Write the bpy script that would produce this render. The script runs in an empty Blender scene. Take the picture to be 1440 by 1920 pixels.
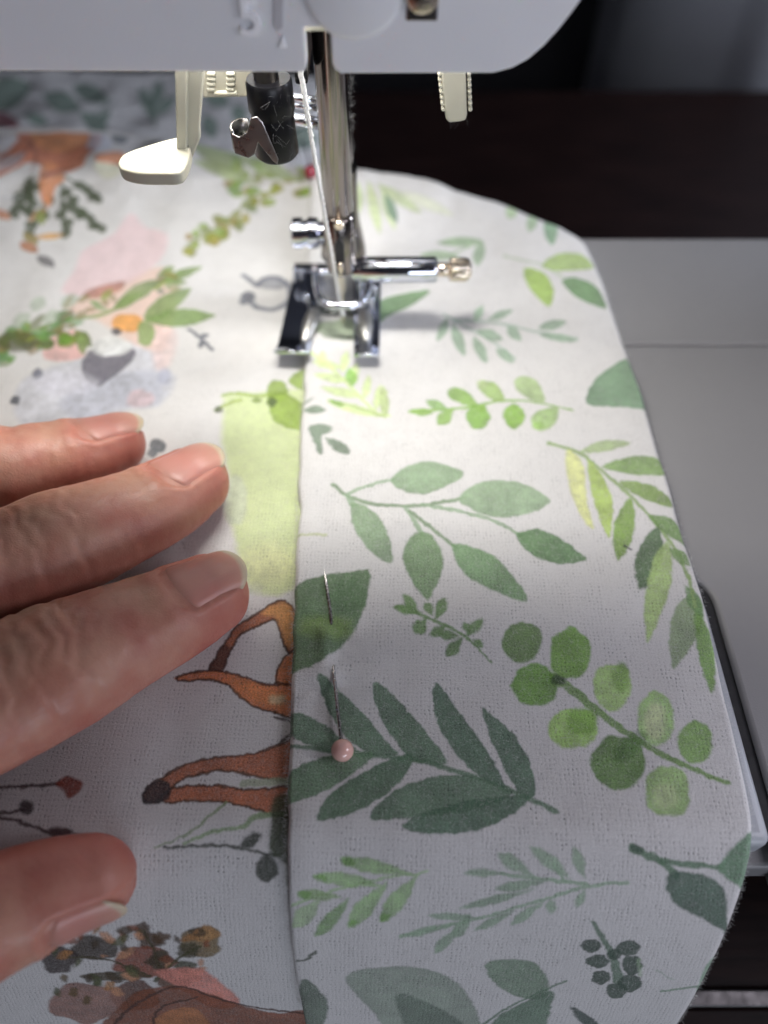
import bpy, bmesh, math, random
import numpy as np
from mathutils import Vector, Matrix

random.seed(4)
RNG = np.random.default_rng(11)
sc = bpy.context.scene
COL = sc.collection
MM = 0.001

# ------------------------------------------------------------------ camera
TH = math.radians(54.0)          # pitch below the horizontal
FPX = 1450.0                     # focal length in pixels of the 1440 x 1920 photograph
CAMH = 109.0                     # mm above the cloth
cam_d = bpy.data.cameras.new("camera")
cam = bpy.data.objects.new("camera", cam_d)
COL.objects.link(cam)
cam.location = (0, 0, CAMH * MM)
cam.rotation_euler = (math.pi / 2 - TH, 0, 0)
cam_d.sensor_fit = 'VERTICAL'
cam_d.sensor_height = 7.28
cam_d.sensor_width = 5.46
cam_d.lens = 7.28 * FPX / 1920.0
cam_d.clip_start = 0.005
cam_d.clip_end = 30.0
cam_d.dof.use_dof = True
cam_d.dof.focus_distance = 0.114
cam_d.dof.aperture_fstop = cam_d.lens / 2.8
sc.camera = cam

# ------------------------------------------------------------------ world, light, exposure
w = bpy.data.worlds.new("World")
sc.world = w
w.use_nodes = True
bg = w.node_tree.nodes["Background"]
bg.inputs[0].default_value = (0.62, 0.60, 0.74, 1)
bg.inputs[1].default_value = 0.028
sc.view_settings.view_transform = 'Standard'
sc.view_settings.look = 'None'
sc.view_settings.exposure = 0.15
sc.view_settings.gamma = 1.0
sc.cycles.use_denoising = True
sc.cycles.max_bounces = 8
sc.cycles.sample_clamp_indirect = 6.0


def area(name, loc, target, sx, sy, watts, col):
    l = bpy.data.lights.new(name, 'AREA')
    l.shape = 'RECTANGLE'
    l.size = sx * MM
    l.size_y = sy * MM
    l.energy = watts
    l.color = col
    o = bpy.data.objects.new(name, l)
    COL.objects.link(o)
    o.location = Vector(loc) * MM
    d = (Vector(target) - Vector(loc)).normalized()
    o.rotation_euler = d.to_track_quat('-Z', 'Y').to_euler()
    return o


# the room: cool fill added low in front, and a soft fill added to the right
area("front_fill", (260, -600, 95), (0, 60, 50), 420, 160, 1.55, (0.80, 0.86, 1.0))
area("right_fill", (128, 18, 92), (20, 30, 0), 60, 60, 0.066, (0.92, 0.88, 1.0))
area("backdrop_fill", (600, 235, 120), (220, 350, 20), 120, 120, 3.6, (0.80, 0.85, 1.0))  # added out of view to light the rounded grey body from the right
# the sewing lamp in the underside of the machine head
area("sewing_lamp", (-15, 122, 95), (-15, 118, 0), 50, 12, 0.150, (1.0, 0.97, 0.915))

# ------------------------------------------------------------------ projection helpers
ST, CT = math.sin(TH), math.cos(TH)


def ray(px, py):
    a = (px - 720.0) / FPX
    b = (py - 960.0) / FPX
    return np.array([a, CT - b * ST, -(ST + b * CT)])


def PZ(px, py, z=0.0):
    r = ray(px, py)
    D = (z - CAMH) / r[2]
    return np.array([0, 0, CAMH]) + r * D


def PY(px, py, Y):
    r = ray(px, py)
    D = Y / r[1]
    return np.array([0, 0, CAMH]) + r * D


# ------------------------------------------------------------------ object helpers
def tag(o, label=None, cat=None, group=None, kind=None):
    if label: o['label'] = label
    if cat: o['category'] = cat
    if group: o['group'] = group
    if kind: o['kind'] = kind
    return o


def thing(name, label, cat, loc=(0, 0, 0), group=None):
    o = bpy.data.objects.new(name, None)
    o.empty_display_size = 0.01
    COL.objects.link(o)
    o.location = Vector(loc) * MM
    return tag(o, label, cat, group)


def wloc(o):
    v = Vector((0, 0, 0))
    while o is not None:
        v = v + o.location
        o = o.parent
    return v


def mesh(name, V, F, mat, parent=None, smooth=True, bevel=None, seg=2, uv=None, origin=None, kind=None, attr=None, sharp=None):
    """V in world millimetres; one mesh object, linked and parented"""
    V = np.asarray(V, dtype=float) * MM
    pl = np.array(wloc(parent)) if parent is not None else np.zeros(3)
    if origin is None:
        origin = (V.min(0) + V.max(0)) / 2
    else:
        origin = np.asarray(origin, float) * MM
    me = bpy.data.meshes.new(name)
    me.from_pydata([tuple(v) for v in (V - origin)], [], F)
    me.update()
    if smooth:
        me.polygons.foreach_set('use_smooth', [True] * len(me.polygons))
    if uv is not None:
        ul = me.uv_layers.new(name='UVMap')
        li = np.empty(len(me.loops), dtype=np.int32)
        me.loops.foreach_get('vertex_index', li)
        ul.data.foreach_set('uv', np.asarray(uv, dtype=np.float32)[li].ravel())
    o = bpy.data.objects.new(name, me)
    COL.objects.link(o)
    o.location = origin - pl
    if parent is not None:
        o.parent = parent
    if mat is not None:
        me.materials.append(mat)
    if bevel:
        m = o.modifiers.new('bevel', 'BEVEL')
        m.width = bevel * MM
        m.segments = seg
        m.limit_method = 'ANGLE'
        m.angle_limit = math.radians(35)
        m.harden_normals = False
    if smooth:
        try:
            me.shade_smooth() if hasattr(me, 'shade_smooth') else None
            me.set_sharp_from_angle(angle=math.radians(sharp or 50))
        except Exception:
            pass
    if kind:
        o['kind'] = kind
    return o


class MB:
    def __init__(s):
        s.V = []
        s.F = []

    def add(s, V, F):
        n = len(s.V)
        s.V += [tuple(map(float, v)) for v in V]
        s.F += [tuple(i + n for i in f) for f in F]
        return s

    def box(s, x0, x1, y0, y1, z0, z1):
        V = [(x, y, z) for x in (x0, x1) for y in (y0, y1) for z in (z0, z1)]
        F = [(0, 1, 3, 2), (4, 6, 7, 5), (0, 4, 5, 1), (2, 3, 7, 6), (0, 2, 6, 4), (1, 5, 7, 3)]
        return s.add(V, F)

    def lathe(s, p0, axis, prof, n=32):
        """prof: list of (distance along axis, radius)"""
        a = np.array(axis, float)
        a /= np.linalg.norm(a)
        h = np.array([0, 0, 1.0]) if abs(a[2]) < .9 else np.array([1.0, 0, 0])
        u = np.cross(a, h); u /= np.linalg.norm(u)
        v = np.cross(a, u)
        V = []; F = []
        for d, r in prof:
            for k in range(n):
                t = 2 * math.pi * k / n
                V.append(np.array(p0) + a * d + (u * math.cos(t) + v * math.sin(t)) * max(r, 1e-3))
        m = len(prof)
        for i in range(m - 1):
            for k in range(n):
                F.append((i * n + k, i * n + (k + 1) % n, (i + 1) * n + (k + 1) % n, (i + 1) * n + k))
        F.append(tuple(range(n - 1, -1, -1)))
        F.append(tuple((m - 1) * n + k for k in range(n)))
        return s.add(V, F)

    def cyl(s, p0, p1, r, ch=0.2, n=32):
        p0 = np.array(p0, float); p1 = np.array(p1, float)
        L = np.linalg.norm(p1 - p0)
        return s.lathe(p0, p1 - p0, [(0, r - ch), (ch, r), (L - ch, r), (L, r - ch)], n)

    def tube(s, P, R, n=10, closed=False):
        P = np.asarray(P, float)
        m = len(P)
        R = np.ones(m) * R if np.isscalar(R) else np.asarray(R, float)
        T = np.gradient(P, axis=0) if not closed else np.roll(P, -1, 0) - np.roll(P, 1, 0)
        T /= np.linalg.norm(T, axis=1)[:, None]
        h = np.array([0, 0, 1.0]) if abs(T[0][2]) < .9 else np.array([1.0, 0, 0])
        u = np.cross(T[0], h); u /= np.linalg.norm(u)
        V = []; F = []
        for i in range(m):
            u = u - T[i] * np.dot(u, T[i]); u /= np.linalg.norm(u)
            v = np.cross(T[i], u)
            for k in range(n):
                t = 2 * math.pi * k / n
                V.append(P[i] + (u * math.cos(t) + v * math.sin(t)) * R[i])
        for i in range(m if closed else m - 1):
            j = (i + 1) % m
            for k in range(n):
                F.append((i * n + k, i * n + (k + 1) % n, j * n + (k + 1) % n, j * n + k))
        if not closed:
            F.append(tuple(range(n - 1, -1, -1)))
            F.append(tuple((m - 1) * n + k for k in range(n)))
        return s.add(V, F)

    def prism(s, pts, ext):
        """closed prism: polygon points (3-D) extruded by ext"""
        pts = [np.array(p, float) for p in pts]
        e = np.array(ext, float)
        n = len(pts)
        V = pts + [p + e for p in pts]
        F = [tuple(range(n - 1, -1, -1)), tuple(range(n, 2 * n))]
        for i in range(n):
            j = (i + 1) % n
            F.append((i, j, n + j, n + i))
        # orientation
        nrm = np.zeros(3)
        for i in range(n):
            nrm += np.cross(pts[i], pts[(i + 1) % n])
        if np.dot(nrm, e) < 0:
            F = [tuple(reversed(f)) for f in F]
        return s.add(V, F)

    def build(s, name, mat, parent=None, **k):
        return mesh(name, s.V, s.F, mat, parent, **k)


def catmull(P, per=10, closed=False):
    P = np.asarray(P, float)
    n = len(P)
    out = []
    rng = range(n) if closed else range(n - 1)
    for i in rng:
        if closed:
            p0, p1, p2, p3 = P[(i - 1) % n], P[i], P[(i + 1) % n], P[(i + 2) % n]
        else:
            p1, p2 = P[i], P[i + 1]
            p0 = P[i - 1] if i > 0 else 2 * p1 - p2
            p3 = P[i + 2] if i + 2 < n else 2 * p2 - p1
        for k in range(per):
            t = k / per
            out.append(.5 * ((2 * p1) + (-p0 + p2) * t + (2 * p0 - 5 * p1 + 4 * p2 - p3) * t * t + (-p0 + 3 * p1 - 3 * p2 + p3) * t ** 3))
    if not closed:
        out.append(P[-1])
    return np.array(out)


def vnoise(shape, cell, seed=0):
    """smooth value noise, -1..1, on an image grid"""
    r = np.random.default_rng(seed)
    h, w_ = shape
    gh, gw = int(h / cell) + 3, int(w_ / cell) + 3
    g = r.random((gh, gw)) * 2 - 1
    y = np.arange(h) / cell
    x = np.arange(w_) / cell
    yi = y.astype(int); xi = x.astype(int)
    fy = y - yi; fx = x - xi
    fy = (fy * fy * (3 - 2 * fy))[:, None]; fx = (fx * fx * (3 - 2 * fx))[None, :]
    a = g[np.ix_(yi, xi)]; b = g[np.ix_(yi, xi + 1)]; c = g[np.ix_(yi + 1, xi)]; d = g[np.ix_(yi + 1, xi + 1)]
    return (a * (1 - fx) + b * fx) * (1 - fy) + (c * (1 - fx) + d * fx) * fy


_PN = {}


def pnoise(x, y, cell, seed=0):
    """smooth value noise at scattered points (arrays)"""
    if seed not in _PN:
        _PN[seed] = np.random.default_rng(seed).random((257, 257)) * 2 - 1
    g = _PN[seed]
    X = np.asarray(x) / cell + 64.37; Y = np.asarray(y) / cell + 64.71
    xi = np.floor(X).astype(int); yi = np.floor(Y).astype(int)
    fx = X - xi; fy = Y - yi
    fx = fx * fx * (3 - 2 * fx); fy = fy * fy * (3 - 2 * fy)
    q = lambda i, j: g[i % 257, j % 257]
    return (q(yi, xi) * (1 - fx) + q(yi, xi + 1) * fx) * (1 - fy) + (q(yi + 1, xi) * (1 - fx) + q(yi + 1, xi + 1) * fx) * fy


# ------------------------------------------------------------------ materials
def mat_base(name):
    m = bpy.data.materials.new(name)
    m.use_nodes = True
    nt = m.node_tree
    return m, nt, nt.nodes['Principled BSDF']


def node(nt, typ, **k):
    n = nt.nodes.new(typ)
    for a, b in k.items():
        if a.startswith('i_'):
            key = a[2:]
            key = int(key) if key.isdigit() else key
            n.inputs[key].default_value = b
        else:
            setattr(n, a, b)
    return n


def simple(name, col, rough=.4, metal=0., var=.06, scale=300., bump=.0, bscale=2500., sss=0., coat=0., rvar=.1, spec=.5):
    m, nt, p = mat_base(name)
    L = nt.links.new
    tc = node(nt, 'ShaderNodeTexCoord')
    nz = node(nt, 'ShaderNodeTexNoise', i_Scale=scale, i_Detail=5.0)
    L(tc.outputs['Object'], nz.inputs['Vector'])
    mx = node(nt, 'ShaderNodeMix', data_type='RGBA')
    c = np.array(col)
    mx.inputs[6].default_value = (*np.clip(c * (1 - var), 0, 1), 1)
    mx.inputs[7].default_value = (*np.clip(c * (1 + var), 0, 1), 1)
    L(nz.outputs['Fac'], mx.inputs[0])
    L(mx.outputs[2], p.inputs['Base Color'])
    mr = node(nt, 'ShaderNodeMapRange')
    mr.inputs[1].default_value = .35; mr.inputs[2].default_value = .7
    mr.inputs[3].default_value = max(.02, rough - rvar * .5); mr.inputs[4].default_value = rough + rvar
    nz2 = node(nt, 'ShaderNodeTexNoise', i_Scale=scale * 2.3, i_Detail=6.0)
    L(tc.outputs['Object'], nz2.inputs['Vector'])
    L(nz2.outputs['Fac'], mr.inputs[0])
    L(mr.outputs[0], p.inputs['Roughness'])
    p.inputs['Metallic'].default_value = metal
    p.inputs['Specular IOR Level'].default_value = spec
    if sss:
        p.inputs['Subsurface Weight'].default_value = sss
        p.inputs['Subsurface Radius'].default_value = (1, .8, .6)
        p.inputs['Subsurface Scale'].default_value = 0.0014
    if coat:
        p.inputs['Coat Weight'].default_value = coat
        p.inputs['Coat Roughness'].default_value = .12
    if bump:
        nb = node(nt, 'ShaderNodeTexNoise', i_Scale=bscale, i_Detail=4.0)
        L(tc.outputs['Object'], nb.inputs['Vector'])
        b = node(nt, 'ShaderNodeBump', i_Strength=bump, i_Distance=0.0003)
        L(nb.outputs['Fac'], b.inputs['Height'])
        L(b.outputs['Normal'], p.inputs['Normal'])
    return m


M_HEAD = simple('white head plastic', (.77, .775, .79), .42, var=.03, scale=60, bump=.12, bscale=3500, sss=.3)
M_BED = simple('grey bed plastic', (.26, .257, .26), .42, var=.03, scale=50, bump=.15, bscale=4500)
M_ARM = simple('pale grey arm plastic', (.42, .44, .47), .35, var=.03, scale=50, bump=.12, bscale=4500)
M_CREAM = simple('cream lever plastic', (.42, .405, .325), .33, var=.04, scale=200, sss=.15)
M_BLACK = simple('black holder plastic', (.004, .004, .005), .3, rvar=.02, spec=.2, var=.1, scale=400, bump=.06, bscale=1500)
M_DARK = simple('near-black fill', (.02, .02, .022), .7)  # near-black stands in for shade in gap and slot; also lamp housing
M_CHROME = simple('polished chrome', (.68, .71, .80), .09, 1.0, var=.02, scale=500, rvar=.08)
M_STEEL = simple('ground steel', (.24, .215, .20), .15, 1.0, var=.05, scale=200, bump=.03, bscale=6000, rvar=.06)
M_NICKEL = simple('warm nickel', (.74, .64, .52), .22, 1.0, var=.06, scale=900)
M_NEEDLE = simple('needle steel', (.90, .84, .70), .34, 1.0, var=.05, scale=900)
M_PIN = simple('pin steel', (.42, .40, .39), .24, 1.0, var=.1, scale=900)
M_PEARL = simple('pink pearl head', (.78, .48, .42), .16, var=.05, scale=400, sss=.4, coat=.6)
M_REDPEARL = simple('dark red head', (.22, .01, .03), .16, var=.05, scale=400, coat=.6)
M_THREAD = simple('white thread', (.88, .87, .83), .8, var=.05, scale=4000, bump=.4, bscale=6000)
M_LINT = simple('lint fibre', (.22, .22, .22), .9)
M_MARK = simple('white raised mark', (.93, .93, .94), .4, var=.01)
M_WALL = simple('dark wall paint', (.09, .09, .10), .85, var=.15, scale=8)
M_BACKDROP = simple('grey backdrop body', (.50, .52, .56), .7, var=.08, scale=20)
M_TRIM = simple('metal trim', (.10, .095, .095), .4, .8, var=.15, scale=200)

# ------------------------------------------------------------------ the cloth: surface functions
def softplus(x, w_):
    x = np.asarray(x, float) / w_
    return w_ * np.where(x > 20, x, np.log1p(np.exp(np.clip(x, -30, 20))))


CREST = np.array([(-200, 214), (-140, 210), (-104, 209), (-56, 205), (-30, 196), (-3, 188), (11, 184.5), (20, 180), (30, 174), (42, 164.5), (47, 159), (60, 148)], float)
YB = 28.0        # where the cloth starts to fall over the front of the bed
KD = 0.072
ZT = -53.5


def zf(X, Y):
    X = np.asarray(X, float); Y = np.asarray(Y, float)
    yc = np.interp(X, CREST[:, 0], CREST[:, 1])
    sl = np.interp(X, [-200, -26, -8, 6, 18, 100], [.25, .25, .45, .54, 1.4, 1.4])
    zb = -sl * softplus(Y - yc, 3.0)
    st = np.clip((Y - yc + 1) / 9, 0, 1)
    zb = zb - 12 * st * st * (3 - 2 * st)
    zb = np.maximum(zb, -52 + 0 * zb)
    s = np.maximum(YB - Y, 0)
    zd = np.maximum(-KD * s * s, ZT)
    und = .45 * pnoise(X, Y, 26, 3) + .24 * pnoise(X, Y, 9, 5) + .09 * pnoise(X, Y, 3.6, 6)
    far = np.clip((Y - 150) / 40, 0, 1)
    und = und * (1 + 1.6 * far)
    return zb + zd + und


_s = np.linspace(0, 27.26, 400)
_arc = np.concatenate([[0], np.cumsum(np.hypot(np.diff(_s), np.diff(KD * _s * _s)))])
SMAX = _s[-1]; AMAX = _arc[-1]


def vY(Y):
    """length along the cloth for a plan position Y"""
    Y = np.asarray(Y, float)
    s = np.maximum(YB - Y, 0)
    a = np.interp(s, _s, _arc) + np.maximum(s - SMAX, 0)
    return np.where(Y >= YB, Y, YB - a)


def Yv(v):
    v = np.asarray(v, float)
    a = np.maximum(YB - v, 0)
    s = np.interp(a, _arc, _s) + np.maximum(a - AMAX, 0)
    return np.where(v >= YB, v, YB - s)


def xhem(Y):
    return np.interp(Y, [-60, 6, 20, 30.4, 70, 113.7, 160, 280], [-12.2, -12.3, -12.9, -13.2, -14.6, -16.0, -17.6, -21.5])


XR = np.array([(-60, 43), (4, 44.6), (12, 46.0), (20, 48.0), (27, 49.6), (39, 50.6), (67, 51.0), (106, 50.4), (134, 48.6), (150, 47.6), (162, 45.6), (170, 42), (178, 35), (190, 23), (202, 10), (230, 2), (240, -8), (300, -22), (360, -30)], float)


_xy = np.arange(-80, 380, 1.0)
_xs = np.convolve(np.pad(np.interp(_xy, XR[:, 0], XR[:, 1]), 8, mode='edge'), np.hanning(19)[1:-1] / np.hanning(19)[1:-1].sum(), mode='valid')


def xright(Y):
    Y = np.asarray(Y, float)
    return np.interp(Y, _xy, _xs) + .25 * pnoise(Y, Y * 0, 11, 8)


def fab(px, py, dz=0.0):
    """photograph pixel -> (X, v) on the cloth"""
    r = ray(px, py)
    lo, hi = 60.0, 420.0
    Ds = np.linspace(lo, hi, 700)
    P = np.array([0, 0, CAMH])[None, :] + Ds[:, None] * r[None, :]
    d = P[:, 2] - (zf(P[:, 0], P[:, 1]) + dz)
    k = np.argmax(d < 0)
    if k == 0:
        k = len(Ds) - 1
    t = d[k - 1] / (d[k - 1] - d[k] + 1e-9)
    p = P[k - 1] + (P[k] - P[k - 1]) * t
    return np.array([p[0], float(vY(p[1]))])


GX = np.arange(-90, 1531, 10.0)
GY = np.arange(90, 2011, 10.0)


def fab_grid(dz):
    """the same for a whole lattice of pixels at once"""
    A, Bp = np.meshgrid((GX - 720) / FPX, (GY - 960) / FPX)
    R = np.stack([A, CT - Bp * ST, -(ST + Bp * CT)], -1)
    f = lambda D: CAMH + D * R[..., 2] - zf(D * R[..., 0], D * R[..., 1]) - dz
    prev = np.full(A.shape, 60.0); fp_ = f(prev); lo = prev.copy(); hi = np.full(A.shape, 420.0); done = np.zeros(A.shape, bool)
    for D in np.arange(65, 421, 5.0):
        cur = np.full(A.shape, D); fc = f(cur)
        h_ = (fc < 0) & ~done
        lo[h_] = prev[h_]; hi[h_] = D; done |= h_
        prev = cur
    for _ in range(14):
        md = (lo + hi) / 2; s_ = f(md) < 0
        hi = np.where(s_, md, hi); lo = np.where(s_, lo, md)
    return np.stack([hi * R[..., 0], vY(hi * R[..., 1])], -1)


def lin(c):
    c = np.asarray(c, float) / 255.0
    return np.where(c <= .04045, c / 12.92, ((c + .055) / 1.055) ** 2.4)


class Print:
    """a printed cloth: flat pattern painted into an image that the script itself computes"""
    def __init__(s, name, x0, x1, v0, v1, ppm, dz, white):
        s.name, s.x0, s.x1, s.v0, s.v1, s.ppm, s.dz = name, x0, x1, v0, v1, ppm, dz
        s.w = int((x1 - x0) * ppm); s.h = int((v1 - v0) * ppm)
        s.img = np.ones((s.h, s.w, 3)) * np.array(white)
        s.g = fab_grid(dz)
        s.n1 = vnoise((s.h, s.w), ppm * 4.0, 21)
        s.n2 = vnoise((s.h, s.w), ppm * 1.1, 22)
        s.n3 = vnoise((s.h, s.w), ppm * .33, 23)
        s.n4 = vnoise((s.h, s.w), ppm * .16, 24)
        s.wx = vnoise((s.h, s.w), ppm * .9, 25) * ppm * .16 + vnoise((s.h, s.w), ppm * .3, 26) * ppm * .10
        s.wy = vnoise((s.h, s.w), ppm * .9, 27) * ppm * .16 + vnoise((s.h, s.w), ppm * .3, 28) * ppm * .10

    def m(s, p):
        a = min(max((p[0] - GX[0]) / 10, 0), len(GX) - 1.001); b = min(max((p[1] - GY[0]) / 10, 0), len(GY) - 1.001)
        i, j = int(a), int(b); fa, fb = a - i, b - j
        g = s.g
        q = (g[j, i] * (1 - fa) + g[j, i + 1] * fa) * (1 - fb) + (g[j + 1, i] * (1 - fa) + g[j + 1, i + 1] * fa) * fb
        return np.array([(q[0] - s.x0) * s.ppm, (q[1] - s.v0) * s.ppm])

    def _apply(s, x0, y0, sd, col, alpha, soft, var, edge, mot):
        h, w_ = sd.shape
        sl = (slice(y0, y0 + h), slice(x0, x0 + w_))
        a = np.clip(.5 - sd / (2 * soft), 0, 1)
        a = a * a * (3 - 2 * a)
        a = a * alpha * np.clip(1 + .12 * s.n3[sl] + .10 * s.n4[sl] - mot * np.clip(s.n2[sl] + .2, 0, 1), 0, 1)
        c = np.array(col)[None, None, :] * (1 + var * (s.n1[sl] * .6 + s.n2[sl] * .5 + .3 * s.n3[sl]))[..., None]
        if edge:
            e = np.exp(-np.clip(-sd, 0, None) / (s.ppm * .35))
            c = c * (1 - edge * e)[..., None]
        a = a[..., None]
        s.img[sl] = s.img[sl] * (1 - a) + c * a

    def _grid(s, P, pad):
        x0 = max(0, int(P[:, 0].min() - pad)); x1 = min(s.w, int(P[:, 0].max() + pad) + 1)
        y0 = max(0, int(P[:, 1].min() - pad)); y1 = min(s.h, int(P[:, 1].max() + pad) + 1)
        if x1 <= x0 or y1 <= y0:
            return None
        X, Y = np.meshgrid(np.arange(x0, x1, dtype=float), np.arange(y0, y1, dtype=float))
        sl = (slice(y0, y1), slice(x0, x1))
        return x0, y0, X + s.wx[sl], Y + s.wy[sl]

    def poly(s, pts, col, alpha=.92, soft=.27, smooth=True, var=.28, edge=.14, mot=.0):
        P = np.array(pts, float)
        if smooth:
            P = catmull(P, 5, True)
        P = np.array([s.m(p) for p in P])
        soft_ = soft * s.ppm
        g = s._grid(P, soft_ * 2 + 4)
        if g is None:
            return
        x0, y0, X, Y = g
        d2 = np.full(X.shape, 1e12); ins = np.zeros(X.shape, bool)
        n = len(P)
        for i in range(n):
            a = P[i]; b = P[(i + 1) % n]
            e = b - a
            t = np.clip(((X - a[0]) * e[0] + (Y - a[1]) * e[1]) / (e @ e + 1e-9), 0, 1)
            d2 = np.minimum(d2, (X - a[0] - t * e[0]) ** 2 + (Y - a[1] - t * e[1]) ** 2)
            if a[1] != b[1]:
                c = ((a[1] > Y) != (b[1] > Y)) & (X < (b[0] - a[0]) * (Y - a[1]) / (b[1] - a[1]) + a[0])
                ins ^= c
        sd = np.sqrt(d2) * np.where(ins, -1, 1)
        s._apply(x0, y0, sd, col, alpha, soft_, var, edge, mot)

    def stroke(s, pts, wid, col, alpha=.9, soft=.16, taper=(1, 1), var=.14, smooth=True):
        P = np.array(pts, float)
        if smooth and len(P) > 2:
            P = catmull(P, 6)
        W = np.linspace(taper[0], taper[1], len(P)) * wid
        Q = np.array([s.m(p) for p in P])
        sc_ = np.array([np.linalg.norm(s.m(p + np.array([8., 0])) - s.m(p)) / 8 for p in P])
        R = W * sc_ / 2
        soft_ = soft * s.ppm
        g = s._grid(Q, soft_ * 2 + R.max() + 4)
        if g is None:
            return
        x0, y0, X, Y = g
        sd = np.full(X.shape, 1e6)
        for i in range(len(Q) - 1):
            a, b = Q[i], Q[i + 1]; e = b - a
            t = np.clip(((X - a[0]) * e[0] + (Y - a[1]) * e[1]) / (e @ e + 1e-9), 0, 1)
            d = np.hypot(X - a[0] - t * e[0], Y - a[1] - t * e[1]) - (R[i] + (R[i + 1] - R[i]) * t)
            sd = np.minimum(sd, d)
        s._apply(x0, y0, sd, col, alpha, soft_, var, 0, 0)

    def leaf(s, p0, p1, wd, col, bend=0., fat=.5, **k):
        """pointed leaf from p0 (stalk) to p1 (tip), wd wide (photo px)"""
        p0 = np.array(p0, float); p1 = np.array(p1, float)
        d = p1 - p0; L = np.linalg.norm(d); d /= L
        n = np.array([-d[1], d[0]])
        T = np.linspace(0, 1, 9)
        mid = [p0 + d * L * t + n * bend * math.sin(math.pi * t) for t in T]
        hw = [wd / 2 * math.sin(math.pi * t ** (math.log(.5) / math.log(fat))) ** .8 if 0 < t < 1 else 0 for t in T]
        pts = [mid[i] + n * hw[i] for i in range(9)] + [mid[i] - n * hw[i] for i in range(7, 0, -1)]
        s.poly(pts, col, **k)

    def blob(s, c, rx, ry, col, rot=0., lump=.08, **k):
        pts = []
        sd = int(c[0] * 7 + c[1])
        r = random.Random(sd)
        for i in range(12):
            t = 2 * math.pi * i / 12
            q = 1 + r.uniform(-lump, lump)
            x = rx * math.cos(t) * q; y = ry * math.sin(t) * q
            cr, sr = math.cos(rot), math.sin(rot)
            pts.append((c[0] + x * cr - y * sr, c[1] + x * sr + y * cr))
        s.poly(pts, col, **k)

    def image(s):
        im = bpy.data.images.new(s.name, s.w, s.h, alpha=False, float_buffer=True)
        im.colorspace_settings.name = 'Non-Color'
        buf = np.ones((s.h, s.w, 4), dtype=np.float32)
        buf[..., :3] = np.clip(s.img, 0, 1)
        im.pixels.foreach_set(buf.ravel())
        im.update()
        return im


WH = .80
def K(r, g, b, wref):
    """print colour: photographed colour against the white cloth beside it"""
    c = WH * lin((r, g, b)) / lin(wref)
    l = c @ np.array([.25, .6, .15])
    return np.clip(np.clip(c * 1.08 - l * .08, .005, 1) * (.72 + .28 * np.clip(l / .8, 0, 1)), .012, .86)


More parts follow.
